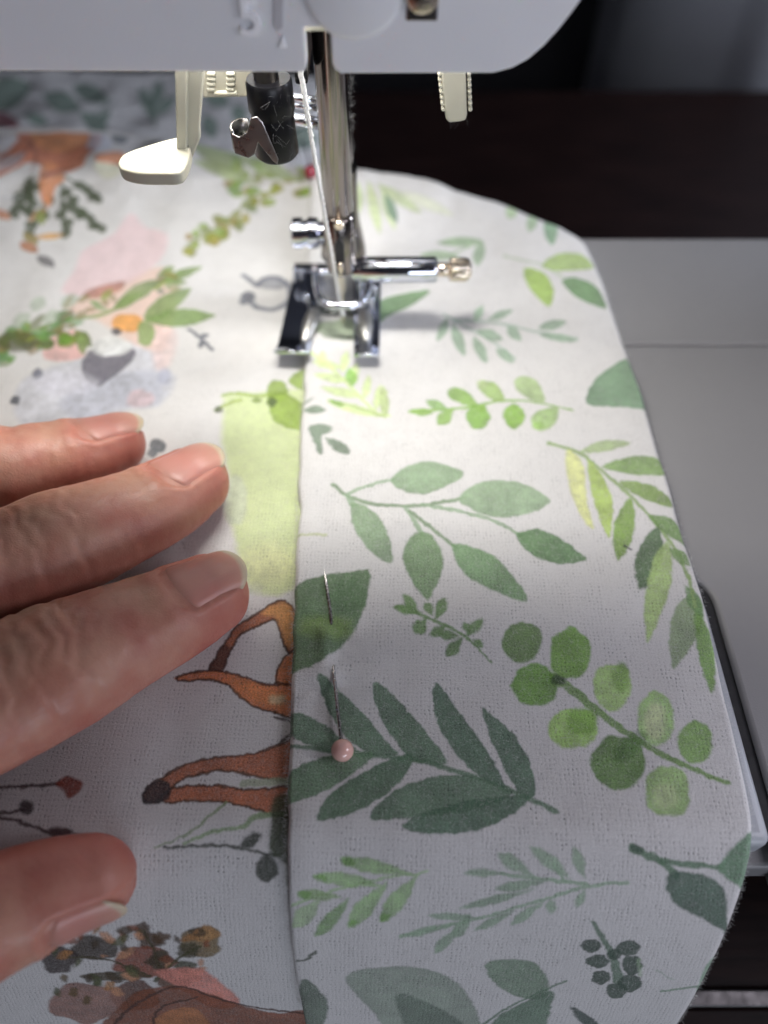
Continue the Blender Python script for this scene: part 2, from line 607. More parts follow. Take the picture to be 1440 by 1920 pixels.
def flannel(name, pr):
    m, nt, p = mat_base(name)
    L = nt.links.new
    im = pr.image()
    tc = node(nt, 'ShaderNodeUVMap')
    tx = node(nt, 'ShaderNodeTexImage', interpolation='Cubic', extension='EXTEND')
    tx.image = im
    L(tc.outputs['UV'], tx.inputs['Vector'])
    # thread coordinates in millimetres
    mp = node(nt, 'ShaderNodeMapping')
    mp.inputs['Scale'].default_value = (pr.x1 - pr.x0, pr.v1 - pr.v0, 1)
    mp.inputs['Rotation'].default_value = (0, 0, math.radians(1.5))
    L(tc.outputs['UV'], mp.inputs['Vector'])
    wn = node(nt, 'ShaderNodeTexNoise', i_Scale=.8, i_Detail=5.0)
    L(mp.outputs[0], wn.inputs['Vector'])
    wadd = node(nt, 'ShaderNodeVectorMath', operation='MULTIPLY_ADD')
    wadd.inputs[1].default_value = (.8, .8, 0)
    L(wn.outputs['Color'], wadd.inputs[0]); L(mp.outputs[0], wadd.inputs[2])
    sp = node(nt, 'ShaderNodeSeparateXYZ')
    L(wadd.outputs[0], sp.inputs[0])

    def mth(op, a, b=None, cl=False):
        n = node(nt, 'ShaderNodeMath', operation=op, use_clamp=cl)
        for i, q in enumerate((a, b)):
            if q is None: continue
            if isinstance(q, (int, float)): n.inputs[i].default_value = q
            else: L(q, n.inputs[i])
        return n.outputs[0]
    px_ = mth('MULTIPLY', sp.outputs[0], 2 * math.pi / .62)
    py_ = mth('MULTIPLY', sp.outputs[1], 2 * math.pi / .66)
    cx = mth('COSINE', px_); cy = mth('COSINE', py_)
    sx = mth('SINE', mth('MULTIPLY', px_, .5)); sy = mth('SINE', mth('MULTIPLY', py_, .5))
    hx = mth('MULTIPLY', mth('ADD', cx, 1.0), .5); hy = mth('MULTIPLY', mth('ADD', cy, 1.0), .5)
    pin = mth('MULTIPLY', mth('POWER', hx, 2.6), mth('POWER', hy, 1.3))
    # pinholes show only where the nap is thin
    nn = node(nt, 'ShaderNodeTexNoise', i_Scale=.32, i_Detail=5.0)
    L(mp.outputs[0], nn.inputs['Vector'])
    nf = node(nt, 'ShaderNodeTexNoise', i_Scale=1.6, i_Detail=2.0)
    L(mp.outputs[0], nf.inputs['Vector'])
    mask = mth('MULTIPLY', mth('SUBTRACT', mth('MULTIPLY', nn.outputs['Fac'], 3.2), 1.15, True), mth('MULTIPLY', mth('SUBTRACT', nf.outputs['Fac'], .36, True), 3.4, True), True)
    pm = mth('MULTIPLY', pin, mask)
    # nap: fine fibres
    fz = node(nt, 'ShaderNodeTexNoise', i_Scale=4.5, i_Detail=6.0, i_Roughness=.75)
    L(mp.outputs[0], fz.inputs['Vector'])
    mp2 = node(nt, 'ShaderNodeMapping'); mp2.inputs['Scale'].default_value = (1.2, 5.0, 1); mp2.inputs['Rotation'].default_value = (0, 0, .5)
    L(wadd.outputs[0], mp2.inputs['Vector'])
    fb = node(nt, 'ShaderNodeTexNoise', i_Scale=1.3, i_Detail=6.0, i_Distortion=1.6)
    L(mp2.outputs[0], fb.inputs['Vector'])
    thr = mth('ADD', mth('MULTIPLY', cx, -.5), mth('MULTIPLY', cy, -.5))
    hgt = mth('ADD', mth('MULTIPLY', thr, .05), mth('ADD', mth('MULTIPLY', fz.outputs['Fac'], .9), mth('MULTIPLY', fb.outputs['Fac'], .95)))
    hgt = mth('SUBTRACT', hgt, mth('MULTIPLY', pm, 1.0))
    # shade in the pinholes is darkened into the colour; nap tone varies with the fibres
    dk = mth('SUBTRACT', 1.0, mth('MULTIPLY', pm, .62))
    fl = mth('ADD', .62, mth('MULTIPLY', fz.outputs['Fac'], .76))
    fac = mth('MULTIPLY', dk, fl)
    # where the cloth is printed the fibres take the ink unevenly
    lum = node(nt, 'ShaderNodeRGBToBW'); L(tx.outputs['Color'], lum.inputs[0])
    ink = mth('SUBTRACT', 1.0, mth('MULTIPLY', lum.outputs[0], 1.25), True)
    fk = node(nt, 'ShaderNodeTexNoise', i_Scale=3.2, i_Detail=3.0, i_Roughness=.7)
    L(mp2.outputs[0], fk.inputs['Vector'])
    gr_ = mth('MULTIPLY', mth('SUBTRACT', mth('ADD', mth('MULTIPLY', fk.outputs['Fac'], .6), mth('MULTIPLY', fz.outputs['Fac'], .4)), .5), 6.5)
    fac = mth('MULTIPLY', fac, mth('ADD', 1.0, mth('MULTIPLY', gr_, ink)))
    fac = mth('MAXIMUM', fac, .12)
    mul0 = node(nt, 'ShaderNodeVectorMath', operation='SCALE')
    L(tx.outputs['Color'], mul0.inputs[0]); L(fac, mul0.inputs['Scale'])
    # a little unprinted fluff stands over the ink
    mul = node(nt, 'ShaderNodeMix', data_type='RGBA'); mul.inputs[7].default_value = (.62, .62, .60, 1)
    L(mth('MULTIPLY', mth('SUBTRACT', mth('MULTIPLY', fb.outputs['Fac'], 2.4), 1.18, True), .22), mul.inputs[0]); L(mul0.outputs[0], mul.inputs[6])
    L(mul.outputs[2], p.inputs['Base Color'])
    b = node(nt, 'ShaderNodeBump', i_Strength=.7, i_Distance=0.0003)
    L(hgt, b.inputs['Height'])
    L(b.outputs['Normal'], p.inputs['Normal'])
    p.inputs['Roughness'].default_value = .95
    p.inputs['Specular IOR Level'].default_value = .12
    p.inputs['Sheen Weight'].default_value = .12
    p.inputs['Sheen Roughness'].default_value = .5
    return m

# ------------------------------------------------------------------ the leaf print of the folded border
WHITE = (.80, .79, .775)
B = Print('leaf print', -40, 56, -70, 340, 8, 1.3, WHITE)
W15, W16, W17, W18, W19, W20, W21 = [(v, v, v) for v in (148, 158, 170, 182, 192, 204, 218)]
WB = (140, 140, 150)


def border_print(B):
    # far end, out of focus
    for a, b, c in (((668, 340), (672, 400), (175, 195, 130)), ((690, 340), (712, 440), (185, 200, 145)), ((715, 350), (740, 432), (190, 205, 155)),
                    ((705, 345), (790, 400), (175, 190, 140)), ((650, 345), (655, 420), (175, 195, 120))):
        B.leaf(a, b, 20, K(*c, W20), alpha=.75, soft=.5)
    B.leaf((722, 365), (744, 418), 18, K(110, 135, 115, W19), soft=.3)
    B.leaf((750, 360), (850, 405), 22, K(185, 190, 165, W19), alpha=.6, soft=.5)
    B.leaf((962, 385), (955, 412), 22, K(150, 168, 135, W18)); B.leaf((1003, 398), (992, 436), 20, K(150, 170, 140, W18))
    B.leaf((1030, 402), (1034, 460), 26, K(115, 145, 115, W18)); B.leaf((1040, 415), (1062, 428), 16, K(140, 155, 130, W18))
    B.stroke([(945, 385), (1000, 396), (1040, 412)], 5, K(150, 165, 140, W18), alpha=.6)
    B.leaf((905, 452), (818, 456), 18, K(150, 172, 140, W20), soft=.3); B.leaf((862, 482), (786, 478), 18, K(165, 185, 155, W20), soft=.3)
    B.leaf((903, 452), (893, 500), 22, K(155, 175, 148, W20), soft=.3); B.stroke([(840, 480), (880, 462), (905, 456)], 6, K(160, 178, 150, W20))
    # three leaves
    B.stroke([(945, 480), (985, 490), (1018, 497), (1055, 520)], 6, K(165, 180, 150, W20), alpha=.7)
    B.poly([(1016, 500), (1035, 480), (1070, 473), (1098, 482), (1112, 502), (1080, 506), (1045, 508)], K(160, 182, 118, W20))
    B.poly([(982, 505), (1005, 505), (1028, 522), (1038, 548), (1030, 575), (1008, 558), (988, 535)], K(158, 186, 100, W20))
    B.poly([(1054, 530), (1072, 520), (1105, 530), (1125, 548), (1136, 578), (1108, 570), (1078, 555)], K(105, 138, 95, W19))
    # pale spray
    g = K(165, 188, 170, W21)
    B.stroke([(832, 590), (870, 612), (920, 640), (965, 672)], 6, g, alpha=.7)
    B.stroke([(850, 600), (930, 606), (1000, 622), (1080, 636)], 8, g, alpha=.65)
    for a, b, ww in (((848, 608), (870, 668), 20), ((888, 632), (912, 682), 20), ((930, 655), (964, 680), 18), ((893, 620), (942, 638), 20), ((888, 604), (905, 574), 16),
                     ((915, 600), (962, 582), 14), ((1008, 616), (1062, 604), 18), ((1010, 628), (1082, 640), 14), ((838, 598), (820, 642), 18), ((950, 612), (975, 640), 20)):
        B.leaf(a, b, ww, K(158, 184, 158, W21), alpha=.85, soft=.22)
    # leaf cut by the right edge
    B.poly([(1166, 677), (1180, 680), (1215, 735), (1225, 765), (1160, 764), (1112, 762), (1098, 752), (1110, 720), (1135, 695)], K(120, 150, 120, W20), soft=.16)
    # green leaf behind the foot
    B.poly([(700, 610), (708, 570), (740, 555), (805, 546), (770, 575), (735, 590)], K(110, 140, 100, W19), soft=.25)
    B.poly([(590, 610), (640, 600), (680, 600), (675, 635), (640, 640), (600, 630)], K(140, 160, 125, W19), alpha=.7, soft=.3)
    # pale fern
    lg = K(208, 224, 165, W21)
    B.stroke([(580, 662), (640, 710), (700, 770), (728, 780)], 7, lg)
    for a, b in (((585, 680), (640, 690)), ((590, 705), (655, 715)), ((600, 728), (680, 745)), ((612, 755), (720, 782)), ((640, 700), (650, 660)), ((660, 725), (668, 680)),
                 ((682, 750), (692, 705)), ((704, 770), (712, 722)), ((600, 690), (605, 660))):
        B.leaf(a, b, 16, lg, alpha=.85, soft=.25)
    B.leaf((660, 725), (655, 690), 22, K(160, 205, 115, W21), soft=.2); B.leaf((722, 785), (718, 724), 18, K(200, 218, 158, W21), soft=.2)
    B.stroke([(617, 752), (650, 760), (720, 782)], 8, K(190, 208, 150, W21))
    B.leaf((615, 752), (645, 762), 10, K(150, 185, 110, W21))
    # green sprig
    gg = K(150, 186, 105, W21)
    B.stroke([(768, 773), (830, 768), (880, 764), (935, 753), (1000, 754), (1072, 770)], 7, gg, taper=(1.2, .6))
    B.leaf((768, 772), (812, 775), 14, gg); B.leaf((838, 768), (798, 752), 18, K(150, 185, 120, W21)); B.leaf((850, 766), (820, 798), 26, gg, fat=.6)
    B.poly([(838, 735), (850, 728), (875, 735), (893, 755), (890, 764), (862, 757), (842, 747)], gg)
    B.blob((896, 783), 22, 24, K(140, 182, 92, W21)); B.stroke([(905, 765), (898, 770)], 14, gg)
    B.poly([(897, 728), (905, 715), (930, 722), (945, 745), (935, 754), (912, 745)], K(165, 192, 125, W21))
    B.poly([(893, 720), (903, 714), (915, 722), (905, 732)], K(195, 210, 165, W21), alpha=.6, soft=.3)
    B.blob((963, 782), 20, 23, K(148, 190, 92, W21))
    B.poly([(965, 712), (985, 706), (1008, 718), (1020, 745), (1018, 755), (990, 748), (968, 732)], K(178, 200, 148, W21))
    B.poly([(1046, 765), (1040, 795), (1018, 810), (1000, 804), (996, 782), (1018, 768)], K(172, 200, 138, W21))
    B.blob((1008, 800), 12, 8, K(160, 200, 110, W21), alpha=.6, soft=.4)
    # small grey leaves beside the fold
    gl = K(128, 146, 126, W21)
    B.leaf((568, 772), (612, 770), 14, gl); B.leaf((560, 762), (590, 748), 8, gl, alpha=.6)
    B.poly([(580, 805), (600, 797), (622, 803), (612, 815), (602, 822), (606, 850), (596, 852), (588, 830)], gl)
    B.leaf((608, 822), (656, 850), 22, gl, fat=.6)
    # big grey-green sprig
    s1 = K(138, 158, 132, W19)
    s2 = K(120, 140, 112, W19)
    B.stroke([(624, 910), (648, 928), (690, 944), (760, 950), (820, 945), (872, 934)], 10, s2, taper=(.9, .8))
    B.stroke([(645, 928), (690, 912), (738, 900)], 7, s1); B.stroke([(758, 952), (778, 980), (790, 1004)], 9, s1)
    B.stroke([(768, 960), (820, 1000), (852, 1028)], 8, s2); B.stroke([(790, 948), (850, 958), (920, 976), (976, 1004)], 8, s1)
    B.stroke([(650, 930), (662, 948)], 12, s1)
    B.poly([(732, 903), (760, 877), (800, 867), (840, 875), (869, 891), (840, 912), (795, 928), (755, 922)], K(140, 163, 132, W20))
    B.poly([(858, 938), (890, 910), (935, 902), (985, 910), (1020, 930), (1031, 943), (1005, 960), (960, 971), (910, 968), (880, 955)], K(146, 168, 138, W20))
    B.poly([(657, 945), (682, 948), (710, 970), (728, 1005), (736, 1052), (722, 1054), (695, 1035), (668, 1002), (657, 970)], K(130, 152, 122, W19))
    B.poly([(785, 998), (810, 1005), (828, 1040), (826, 1078), (806, 1120), (796, 1123), (766, 1082), (755, 1040), (765, 1012)], K(112, 136, 102, W18))
    B.poly([(846, 1022), (880, 1025), (925, 1045), (962, 1082), (989, 1122), (974, 1128), (925, 1108), (880, 1085), (855, 1055)], K(112, 140, 104, W18))
    B.poly([(969, 1002), (1005, 993), (1045, 1008), (1080, 1032), (1098, 1050), (1070, 1058), (1030, 1056), (995, 1040), (975, 1020)], K(92, 122, 84, W18))
    # yellow line at the fold
    B.stroke([(556, 1006), (580, 1005), (612, 1005)], 5, K(165, 175, 115, W19), alpha=.6)
    # dark leaf under the pin
    B.poly([(535, 1108), (575, 1090), (620, 1078), (660, 1072), (690, 1067), (693, 1082), (687, 1130), (668, 1178), (640, 1215), (600, 1245), (540, 1268), (520, 1190)], K(84, 108, 76, W17), smooth=False, var=.22)
    B.blob((610, 1178), 50, 24, K(118, 140, 84, W17), alpha=.55, soft=1.0, edge=0)
    B.blob((650, 1120), 34, 34, K(72, 98, 68, W17), alpha=.35, soft=1.0, edge=0)
    # small jagged sprig
    j = K(100, 126, 84, W17)
    B.stroke([(745, 1140), (800, 1160), (860, 1188), (895, 1215), (922, 1243)], 8, j, taper=(1, .4))
    for a, b, ww in (((785, 1155), (756, 1116), 20), ((790, 1150), (738, 1140), 18), ((800, 1160), (776, 1190), 26), ((815, 1165), (834, 1122), 22), ((810, 1155), (795, 1132), 18),
                     ((838, 1175), (805, 1192), 20), ((870, 1195), (905, 1162), 22), ((880, 1190), (868, 1168), 14), ((862, 1195), (822, 1190), 18), ((868, 1195), (836, 1232), 24), ((885, 1200), (905, 1212), 16)):
        B.leaf(a, b, ww, j, fat=.6)
    # round-leaved branch
    st = K(88, 112, 66, W15)
    B.stroke([(1035, 1270), (1080, 1300), (1120, 1335), (1190, 1385), (1250, 1420), (1300, 1442), (1366, 1470)], 16, st, taper=(1.2, .5))
    B.blob((978, 1204), 38, 37, K(82, 104, 64, W15)); B.blob((1067, 1226), 39, 48, K(92, 122, 62, W15), rot=.1)
    B.blob((1003, 1286), 45, 40, K(88, 120, 60, W15)); B.blob((1147, 1287), 36, 45, K(124, 146, 96, W15), rot=.1)
    B.blob((1163, 1270), 18, 28, K(96, 122, 70, W15), alpha=.7, soft=.4, edge=0)
    B.blob((1075, 1367), 46, 38, K(122, 148, 88, W15), rot=-.2); B.blob((1090, 1352), 30, 26, K(92, 122, 62, W15), alpha=.7, soft=.5, edge=0)
    B.blob((1228, 1348), 34, 52, K(122, 146, 98, W15)); B.blob((1228, 1352), 20, 34, K(152, 170, 132, W15), alpha=.6, soft=.6, edge=0)
    B.blob((1160, 1430), 52, 50, K(82, 108, 62, W15), rot=-.4); B.blob((1180, 1400), 40, 18, K(70, 96, 58, W15), rot=-.7, alpha=.5, soft=.4, edge=0)
    B.blob((1303, 1393), 32, 42, K(98, 124, 74, W15)); B.blob((1250, 1485), 43, 48, K(116, 138, 92, W15)); B.blob((1246, 1495), 24, 24, K(146, 164, 124, W15), alpha=.5, soft=.6, edge=0)
    B.blob((1045, 1275), 14, 10, K(60, 72, 58, W15), alpha=.8)
    # fern along the right edge
    f = K(130, 150, 104, W18)
    B.stroke([(1028, 832), (1085, 850), (1130, 885), (1180, 930), (1230, 985), (1268, 1035), (1290, 1085)], 8, f)
    B.leaf((1085, 850), (1182, 832), 20, K(172, 190, 145, W20), bend=-4)
    B.poly([(1060, 848), (1082, 855), (1096, 885), (1100, 945), (1112, 992), (1092, 975), (1070, 925)], K(206, 222, 152, W20))
    B.leaf((1102, 862), (1140, 1010), 34, K(160, 182, 104, W19), bend=-8)
    B.poly([(1128, 876), (1160, 862), (1205, 856), (1238, 863), (1246, 890), (1200, 892), (1160, 885)], K(120, 146, 92, W18))
    B.poly([(1160, 905), (1200, 905), (1240, 922), (1262, 952), (1225, 945), (1188, 928)], K(122, 146, 86, W18))
    B.leaf((1180, 935), (1158, 1052), 40, K(118, 146, 76, W18)); B.leaf((1214, 968), (1290, 1022), 30, K(100, 126, 78, W17), bend=-6)
    B.leaf((1232, 990), (1200, 1108), 50, K(76, 100, 68, W17)); B.leaf((1250, 1015), (1212, 1205), 44, K(142, 162, 110, W17), fat=.42)
    B.leaf((1255, 1030), (1296, 1060), 22, K(100, 124, 80, W16)); B.leaf((1300, 1115), (1262, 1255), 56, K(112, 126, 100, W16), fat=.4)
    B.leaf((1302, 1140), (1334, 1302), 32, K(102, 130, 76, W16), bend=-5); B.leaf((1285, 1100), (1318, 1160), 26, K(92, 116, 80, W16))
    B.stroke([(1290, 1080), (1302, 1140)], 7, f)
    B.stroke([(1170, 1026), (1182, 1030)], 5, K(60, 62, 66, W18))
    # big dark fern
    d = K(78, 98, 80, W15); d2 = K(70, 90, 74, W15)
    B.stroke([(535, 1400), (650, 1412), (780, 1426), (900, 1462), (970, 1490), (1042, 1523)], 12, d, taper=(.7, .9))
    for q, c in (([(596, 1266), (640, 1298), (685, 1345), (722, 1390), (745, 1414), (690, 1412), (645, 1380), (612, 1325)], d),
                 ([(698, 1284), (722, 1290), (775, 1345), (815, 1395), (838, 1432), (780, 1428), (742, 1392), (710, 1340)], d),
                 ([(811, 1290), (826, 1287), (870, 1350), (908, 1402), (948, 1478), (895, 1455), (845, 1402), (815, 1345)], d2),
                 ([(902, 1330), (922, 1342), (965, 1380), (992, 1430), (1003, 1480), (986, 1500), (960, 1470), (925, 1402)], d2),
                 ([(530, 1335), (590, 1350), (640, 1385), (668, 1412), (600, 1406), (530, 1372)], d),
                 ([(530, 1462), (575, 1432), (640, 1412), (700, 1412), (670, 1445), (610, 1484), (530, 1510)], K(84, 106, 84, W15)),
                 ([(593, 1532), (620, 1490), (680, 1450), (740, 1420), (772, 1414), (762, 1450), (722, 1492), (660, 1526), (605, 1541)], K(76, 98, 78, W15)),
                 ([(692, 1536), (730, 1490), (800, 1460), (870, 1455), (955, 1482), (940, 1502), (870, 1522), (760, 1536)], d),
                 ([(755, 1546), (820, 1515), (900, 1500), (990, 1494), (965, 1525), (900, 1556), (830, 1566), (780, 1562)], d2)):
        B.poly(q, c, soft=.14)
    # pale fern near the bottom left
    p = K(112, 134, 104, WB)
    B.stroke([(802, 1636), (700, 1652), (610, 1676), (548, 1700)], 8, p, alpha=.7, taper=(.6, 1))
    for a, b, ww, c in (((780, 1642), (637, 1613), 28, p), ((720, 1662), (588, 1642), 26, p), ((640, 1685), (556, 1676), 22, K(104, 122, 96, WB)), ((784, 1640), (712, 1728), 32, p),
                        ((725, 1655), (650, 1740), 34, p), ((655, 1685), (590, 1758), 26, K(96, 120, 88, WB)), ((600, 1690), (548, 1740), 34, K(120, 136, 116, WB))):
        B.leaf(a, b, ww, c, fat=.6, alpha=.85)
    for c in ((652, 1617), (600, 1648), (570, 1680), (722, 1720), (660, 1732)):
        B.blob(c, 12, 8, K(88, 118, 72, WB), alpha=.7, soft=.25)
    # grey spray at the bottom
    q = K(106, 122, 112, WB)
    B.stroke([(1176, 1656), (1100, 1663), (1010, 1690), (900, 1722), (752, 1756)], 7, q)
    B.stroke([(1100, 1660), (1010, 1648), (940, 1640)], 8, q); B.stroke([(1060, 1655), (1035, 1620)], 7, q)
    for a, b, ww in (((1070, 1648), (992, 1588), 26), ((1098, 1650), (1072, 1588), 22), ((1000, 1645), (932, 1600), 26), ((950, 1638), (868, 1638), 16), ((1030, 1652), (928, 1668), 18),
                     ((870, 1728), (748, 1758), 14), ((862, 1738), (812, 1788), 20), ((900, 1722), (802, 1718), 14), ((965, 1708), (890, 1745), 16), ((1020, 1690), (955, 1736), 18),
                     ((1035, 1685), (1030, 1714), 22), ((1000, 1668), (860, 1705), 16), ((1095, 1668), (1080, 1702), 18), ((880, 1715), (850, 1760), 24)):
        B.leaf(a, b, ww, q, alpha=.85, fat=.6)
    # twig with two dark leaves
    k = K(74, 94, 82, WB)
    B.stroke([(1184, 1592), (1230, 1612), (1285, 1622), (1348, 1626)], 14, k, taper=(1.3, .6)); B.blob((1192, 1593), 14, 8, K(60, 74, 68, WB), rot=.4)
    B.stroke([(1235, 1612), (1268, 1645)], 11, k)
    B.poly([(1345, 1625), (1375, 1588), (1412, 1560), (1428, 1580), (1425, 1650), (1412, 1672), (1380, 1660), (1355, 1645)], K(76, 98, 84, WB))
    B.poly([(1252, 1640), (1290, 1637), (1330, 1645), (1356, 1672), (1363, 1730), (1362, 1750), (1312, 1722), (1270, 1700), (1249, 1670)], K(60, 76, 70, WB))
    # dark berries
    b_ = K(54, 66, 62, WB)
    B.stroke([(1112, 1730), (1132, 1765), (1150, 1800), (1158, 1840)], 12, K(74, 90, 82, WB), taper=(.7, 1.6))
    for x, y, a, c in ((1107, 1774, 19, 13), (1176, 1778, 24, 15), (1120, 1803, 21, 12), (1184, 1810, 19, 18), (1126, 1833, 18, 13), (1180, 1844, 22, 16), (1154, 1858, 20, 15), (1150, 1790, 14, 10)):
        B.blob((x, y), a, c, b_, soft=.12)
    B.stroke([(1196, 1800), (1200, 1830)], 8, K(110, 125, 112, WB), alpha=.6)
    # bottom leaves
    e = K(92, 106, 98, WB)
    B.poly([(648, 1832), (735, 1813), (815, 1822), (868, 1855), (900, 1915), (912, 1990), (780, 1990), (700, 1900)], e, alpha=.7, soft=.3, edge=.25)
    B.poly([(740, 1870), (800, 1880), (880, 1930), (905, 1990), (800, 1990)], K(64, 76, 72, WB), alpha=.6, soft=.4)
    B.poly([(910, 1806), (960, 1798), (1005, 1808), (1026, 1840), (1020, 1872), (965, 1868), (925, 1842)], e, edge=.2)
    B.poly([(905, 1990), (925, 1915), (985, 1878), (1034, 1858), (1030, 1895), (1000, 1990)], K(78, 94, 86, WB))
    B.stroke([(900, 1925), (960, 1885), (1058, 1840)], 6, K(80, 96, 88, WB)); B.leaf((1068, 1888), (1150, 1960), 22, K(56, 66, 66, WB))
    B.poly([(1308, 1848), (1322, 1812), (1348, 1790), (1345, 1830), (1330, 1880), (1312, 1872)], K(102, 122, 112, WB)); B.stroke([(1240, 1859), (1312, 1850)], 7, K(92, 108, 100, WB))
    B.stroke([(1228, 1820), (1262, 1838)], 4, K(110, 120, 118, WB), alpha=.6)
    B.stroke([(560, 1802), (575, 1800), (592, 1786)], 7, K(60, 66, 62, WB)); B.poly([(565, 1840), (590, 1848), (615, 1885), (605, 1920), (560, 1990), (555, 1900)], K(80, 90, 86, WB), soft=.25)


border_print(B)
# off-frame continuation toward the sewer, so the print does not stop at the picture
rr = random.Random(9)
for i in range(26):
    x = rr.uniform(-8, 46); v = rr.uniform(-68, -28)
    a = rr.uniform(0, 6.28)
    c = K(rr.randint(80, 120), rr.randint(105, 140), rr.randint(80, 110), W17)
    q0 = np.array([(x - B.x0) * B.ppm, (v - B.v0) * B.ppm]); q1 = q0 + 60 * np.array([math.cos(a), math.sin(a)])
    old = B.m
    B.m = lambda p: np.array(p, float)
    B.leaf(q0, q1, 22, c)
    del B.m

# ------------------------------------------------------------------ the animal print of the front panel
F_ = Print('woodland print', -132, 12, -70, 340, 8, 0.0, WHITE)


def panel_print(P):
    W2 = (222, 220, 212)
    # green block and leaves beside the fold
    P.poly([(420, 742), (470, 738), (580, 728), (600, 900), (580, 1010), (566, 1095), (520, 1118), (470, 1110), (452, 1070), (440, 1010), (424, 960), (430, 900), (415, 830)], K(202, 214, 152, (216, 214, 206)), smooth=False, alpha=.82, soft=.9, edge=0, var=.1)
    P.blob((500, 1060), 60, 40, K(214, 224, 160, (205, 203, 196)), alpha=.5, soft=2.5, edge=0)
    P.blob((440, 940), 24, 46, K(188, 194, 172, (206, 204, 198)), alpha=.7, soft=.5, edge=0)
    P.stroke([(418, 742), (440, 738), (480, 742), (520, 740)], 8, K(175, 196, 110, W2)); P.stroke([(404, 769), (428, 757), (450, 750)], 9, K(180, 196, 120, W2)); P.blob((409, 768), 8, 6, K(130, 138, 110, W2))
    lf = K(158, 182, 92, W2)
    P.blob((520, 733), 20, 22, lf); P.poly([(502, 745), (535, 738), (572, 762), (590, 800), (560, 808), (520, 795), (505, 770)], lf); P.poly([(540, 712), (580, 690), (590, 730), (560, 730)], lf)
    P.blob((510, 755), 8, 10, K(105, 120, 80, W2)); P.blob((480, 751), 10, 5, K(150, 170, 100, W2))
    P.blob((478, 1165 - 60), 14, 10, K(205, 205, 190, W2), alpha=.4, soft=.6)
    # small grey leaf between the fingertips
    P.blob((294, 836), 16, 12, K(120, 124, 124, W2), rot=.4, soft=.25); P.blob((285, 850), 10, 8, K(130, 134, 134, W2), soft=.3)
    # pale grey badger
    gr = K(200, 200, 202, W2)
    P.poly([(25, 760), (40, 715), (90, 690), (150, 672), (240, 640), (290, 640), (308, 690), (330, 712), (300, 760), (240, 768), (200, 800), (100, 800), (40, 795)], K(206, 206, 206, W2), alpha=.8, soft=.9, edge=0)
    P.poly([(110, 760), (150, 725), (220, 700), (300, 700), (290, 760), (220, 765), (160, 790)], K(186, 188, 194, W2), alpha=.6, soft=1.2, edge=0)
    P.poly([(152, 692), (158, 668), (175, 655), (196, 668), (215, 664), (235, 652), (250, 655), (252, 668), (232, 692), (205, 712), (182, 726), (160, 710)], K(124, 120, 126, W2), soft=.25, var=.1)
    P.blob((206, 650), 38, 18, K(226, 226, 216, W2), alpha=.8, soft=.5, edge=0)
    P.blob((70, 702), 9, 11, K(120, 122, 132, W2), soft=.4); P.blob((28, 750), 9, 9, K(95, 98, 104, W2), soft=.3)
    P.blob((120, 720), 60, 24, K(212, 210, 212, W2), alpha=.6, soft=1.2, edge=0); P.blob((262, 748), 26, 17, K(216, 190, 186, W2), alpha=.7, soft=.6, edge=0)
    P.blob((308, 706), 12, 16, K(180, 182, 192, W2), alpha=.7, soft=.5)
    # peach wash, orange flower, greenery
    P.poly([(120, 580), (200, 540), (300, 500), (330, 540), (320, 620), (300, 660), (240, 640), (180, 600)], K(240, 204, 182, (225, 222, 212)), alpha=.85, soft=1.0, edge=0, var=.06)
    P.poly([(80, 650), (110, 625), (150, 622), (155, 670), (90, 676)], K(236, 190, 176, (225, 222, 212)), alpha=.9, soft=.5, edge=0)
    P.poly([(290, 620), (330, 622), (320, 680), (290, 690)], K(238, 208, 196, (225, 222, 212)), alpha=.7, soft=1, edge=0)
    P.poly([(115, 545), (140, 505), (155, 470), (210, 440), (245, 400), (270, 425), (312, 440), (305, 480), (260, 520), (200, 545), (150, 555)], K(216, 178, 172, (196, 192, 184)), alpha=.85, soft=1.0, edge=0, var=.06)
    P.poly([(155, 555), (175, 540), (230, 528), (225, 545), (180, 560)], K(180, 120, 95, (205, 200, 190)), alpha=.8, soft=.6)
    P.blob((238, 606), 30, 18, K(240, 172, 96, W2), soft=.35); P.blob((218, 622), 10, 7, K(90, 90, 92, W2), soft=.3)
    g = K(140, 160, 95, (215, 212, 200)); g2 = K(110, 125, 60, (200, 198, 188))
    P.stroke([(0, 640), (60, 620), (130, 600), (190, 590), (240, 565), (300, 530), (340, 510)], 11, g, alpha=.8)
    P.poly([(270, 600), (280, 575), (310, 552), (352, 540), (356, 548), (335, 572), (300, 600)], K(150, 172, 110, W2)); P.leaf((270, 600), (402, 592), 34, K(140, 166, 100, W2))
    P.poly([(262, 604), (282, 606), (290, 620), (282, 646), (262, 646), (258, 625)], K(150, 172, 110, W2)); P.leaf((300, 530), (378, 500), 18, K(140, 162, 100, W2))
    P.leaf((300, 520), (325, 500), 18, g); P.leaf((220, 570), (300, 525), 28, K(150, 165, 115, W2)); P.leaf((210, 582), (265, 548), 20, g); P.leaf((305, 528), (350, 530), 12, g)
    for i in range(34):
        x = 0 + 150 * rr.random(); y = 655 - .32 * x + rr.uniform(-30, 26)
        P.blob((x, y), rr.uniform(8, 20), rr.uniform(6, 13), K(rr.randint(95, 150), rr.randint(115, 160), rr.randint(50, 90), (205, 202, 190)), rot=rr.uniform(-.8, .3), alpha=.75, soft=.45)
    P.blob((30, 640), 40, 20, K(84, 88, 48, (205, 202, 190)), alpha=.8, soft=.8)
    for x, y in ((70, 570), (95, 595), (130, 565), (40, 600)):
        P.blob((x, y), 18, 12, K(175, 190, 160, W2), alpha=.6, soft=.5, rot=-.6)
    P.leaf((140, 620), (170, 650), 24, g2); P.leaf((150, 625), (155, 665), 20, g)
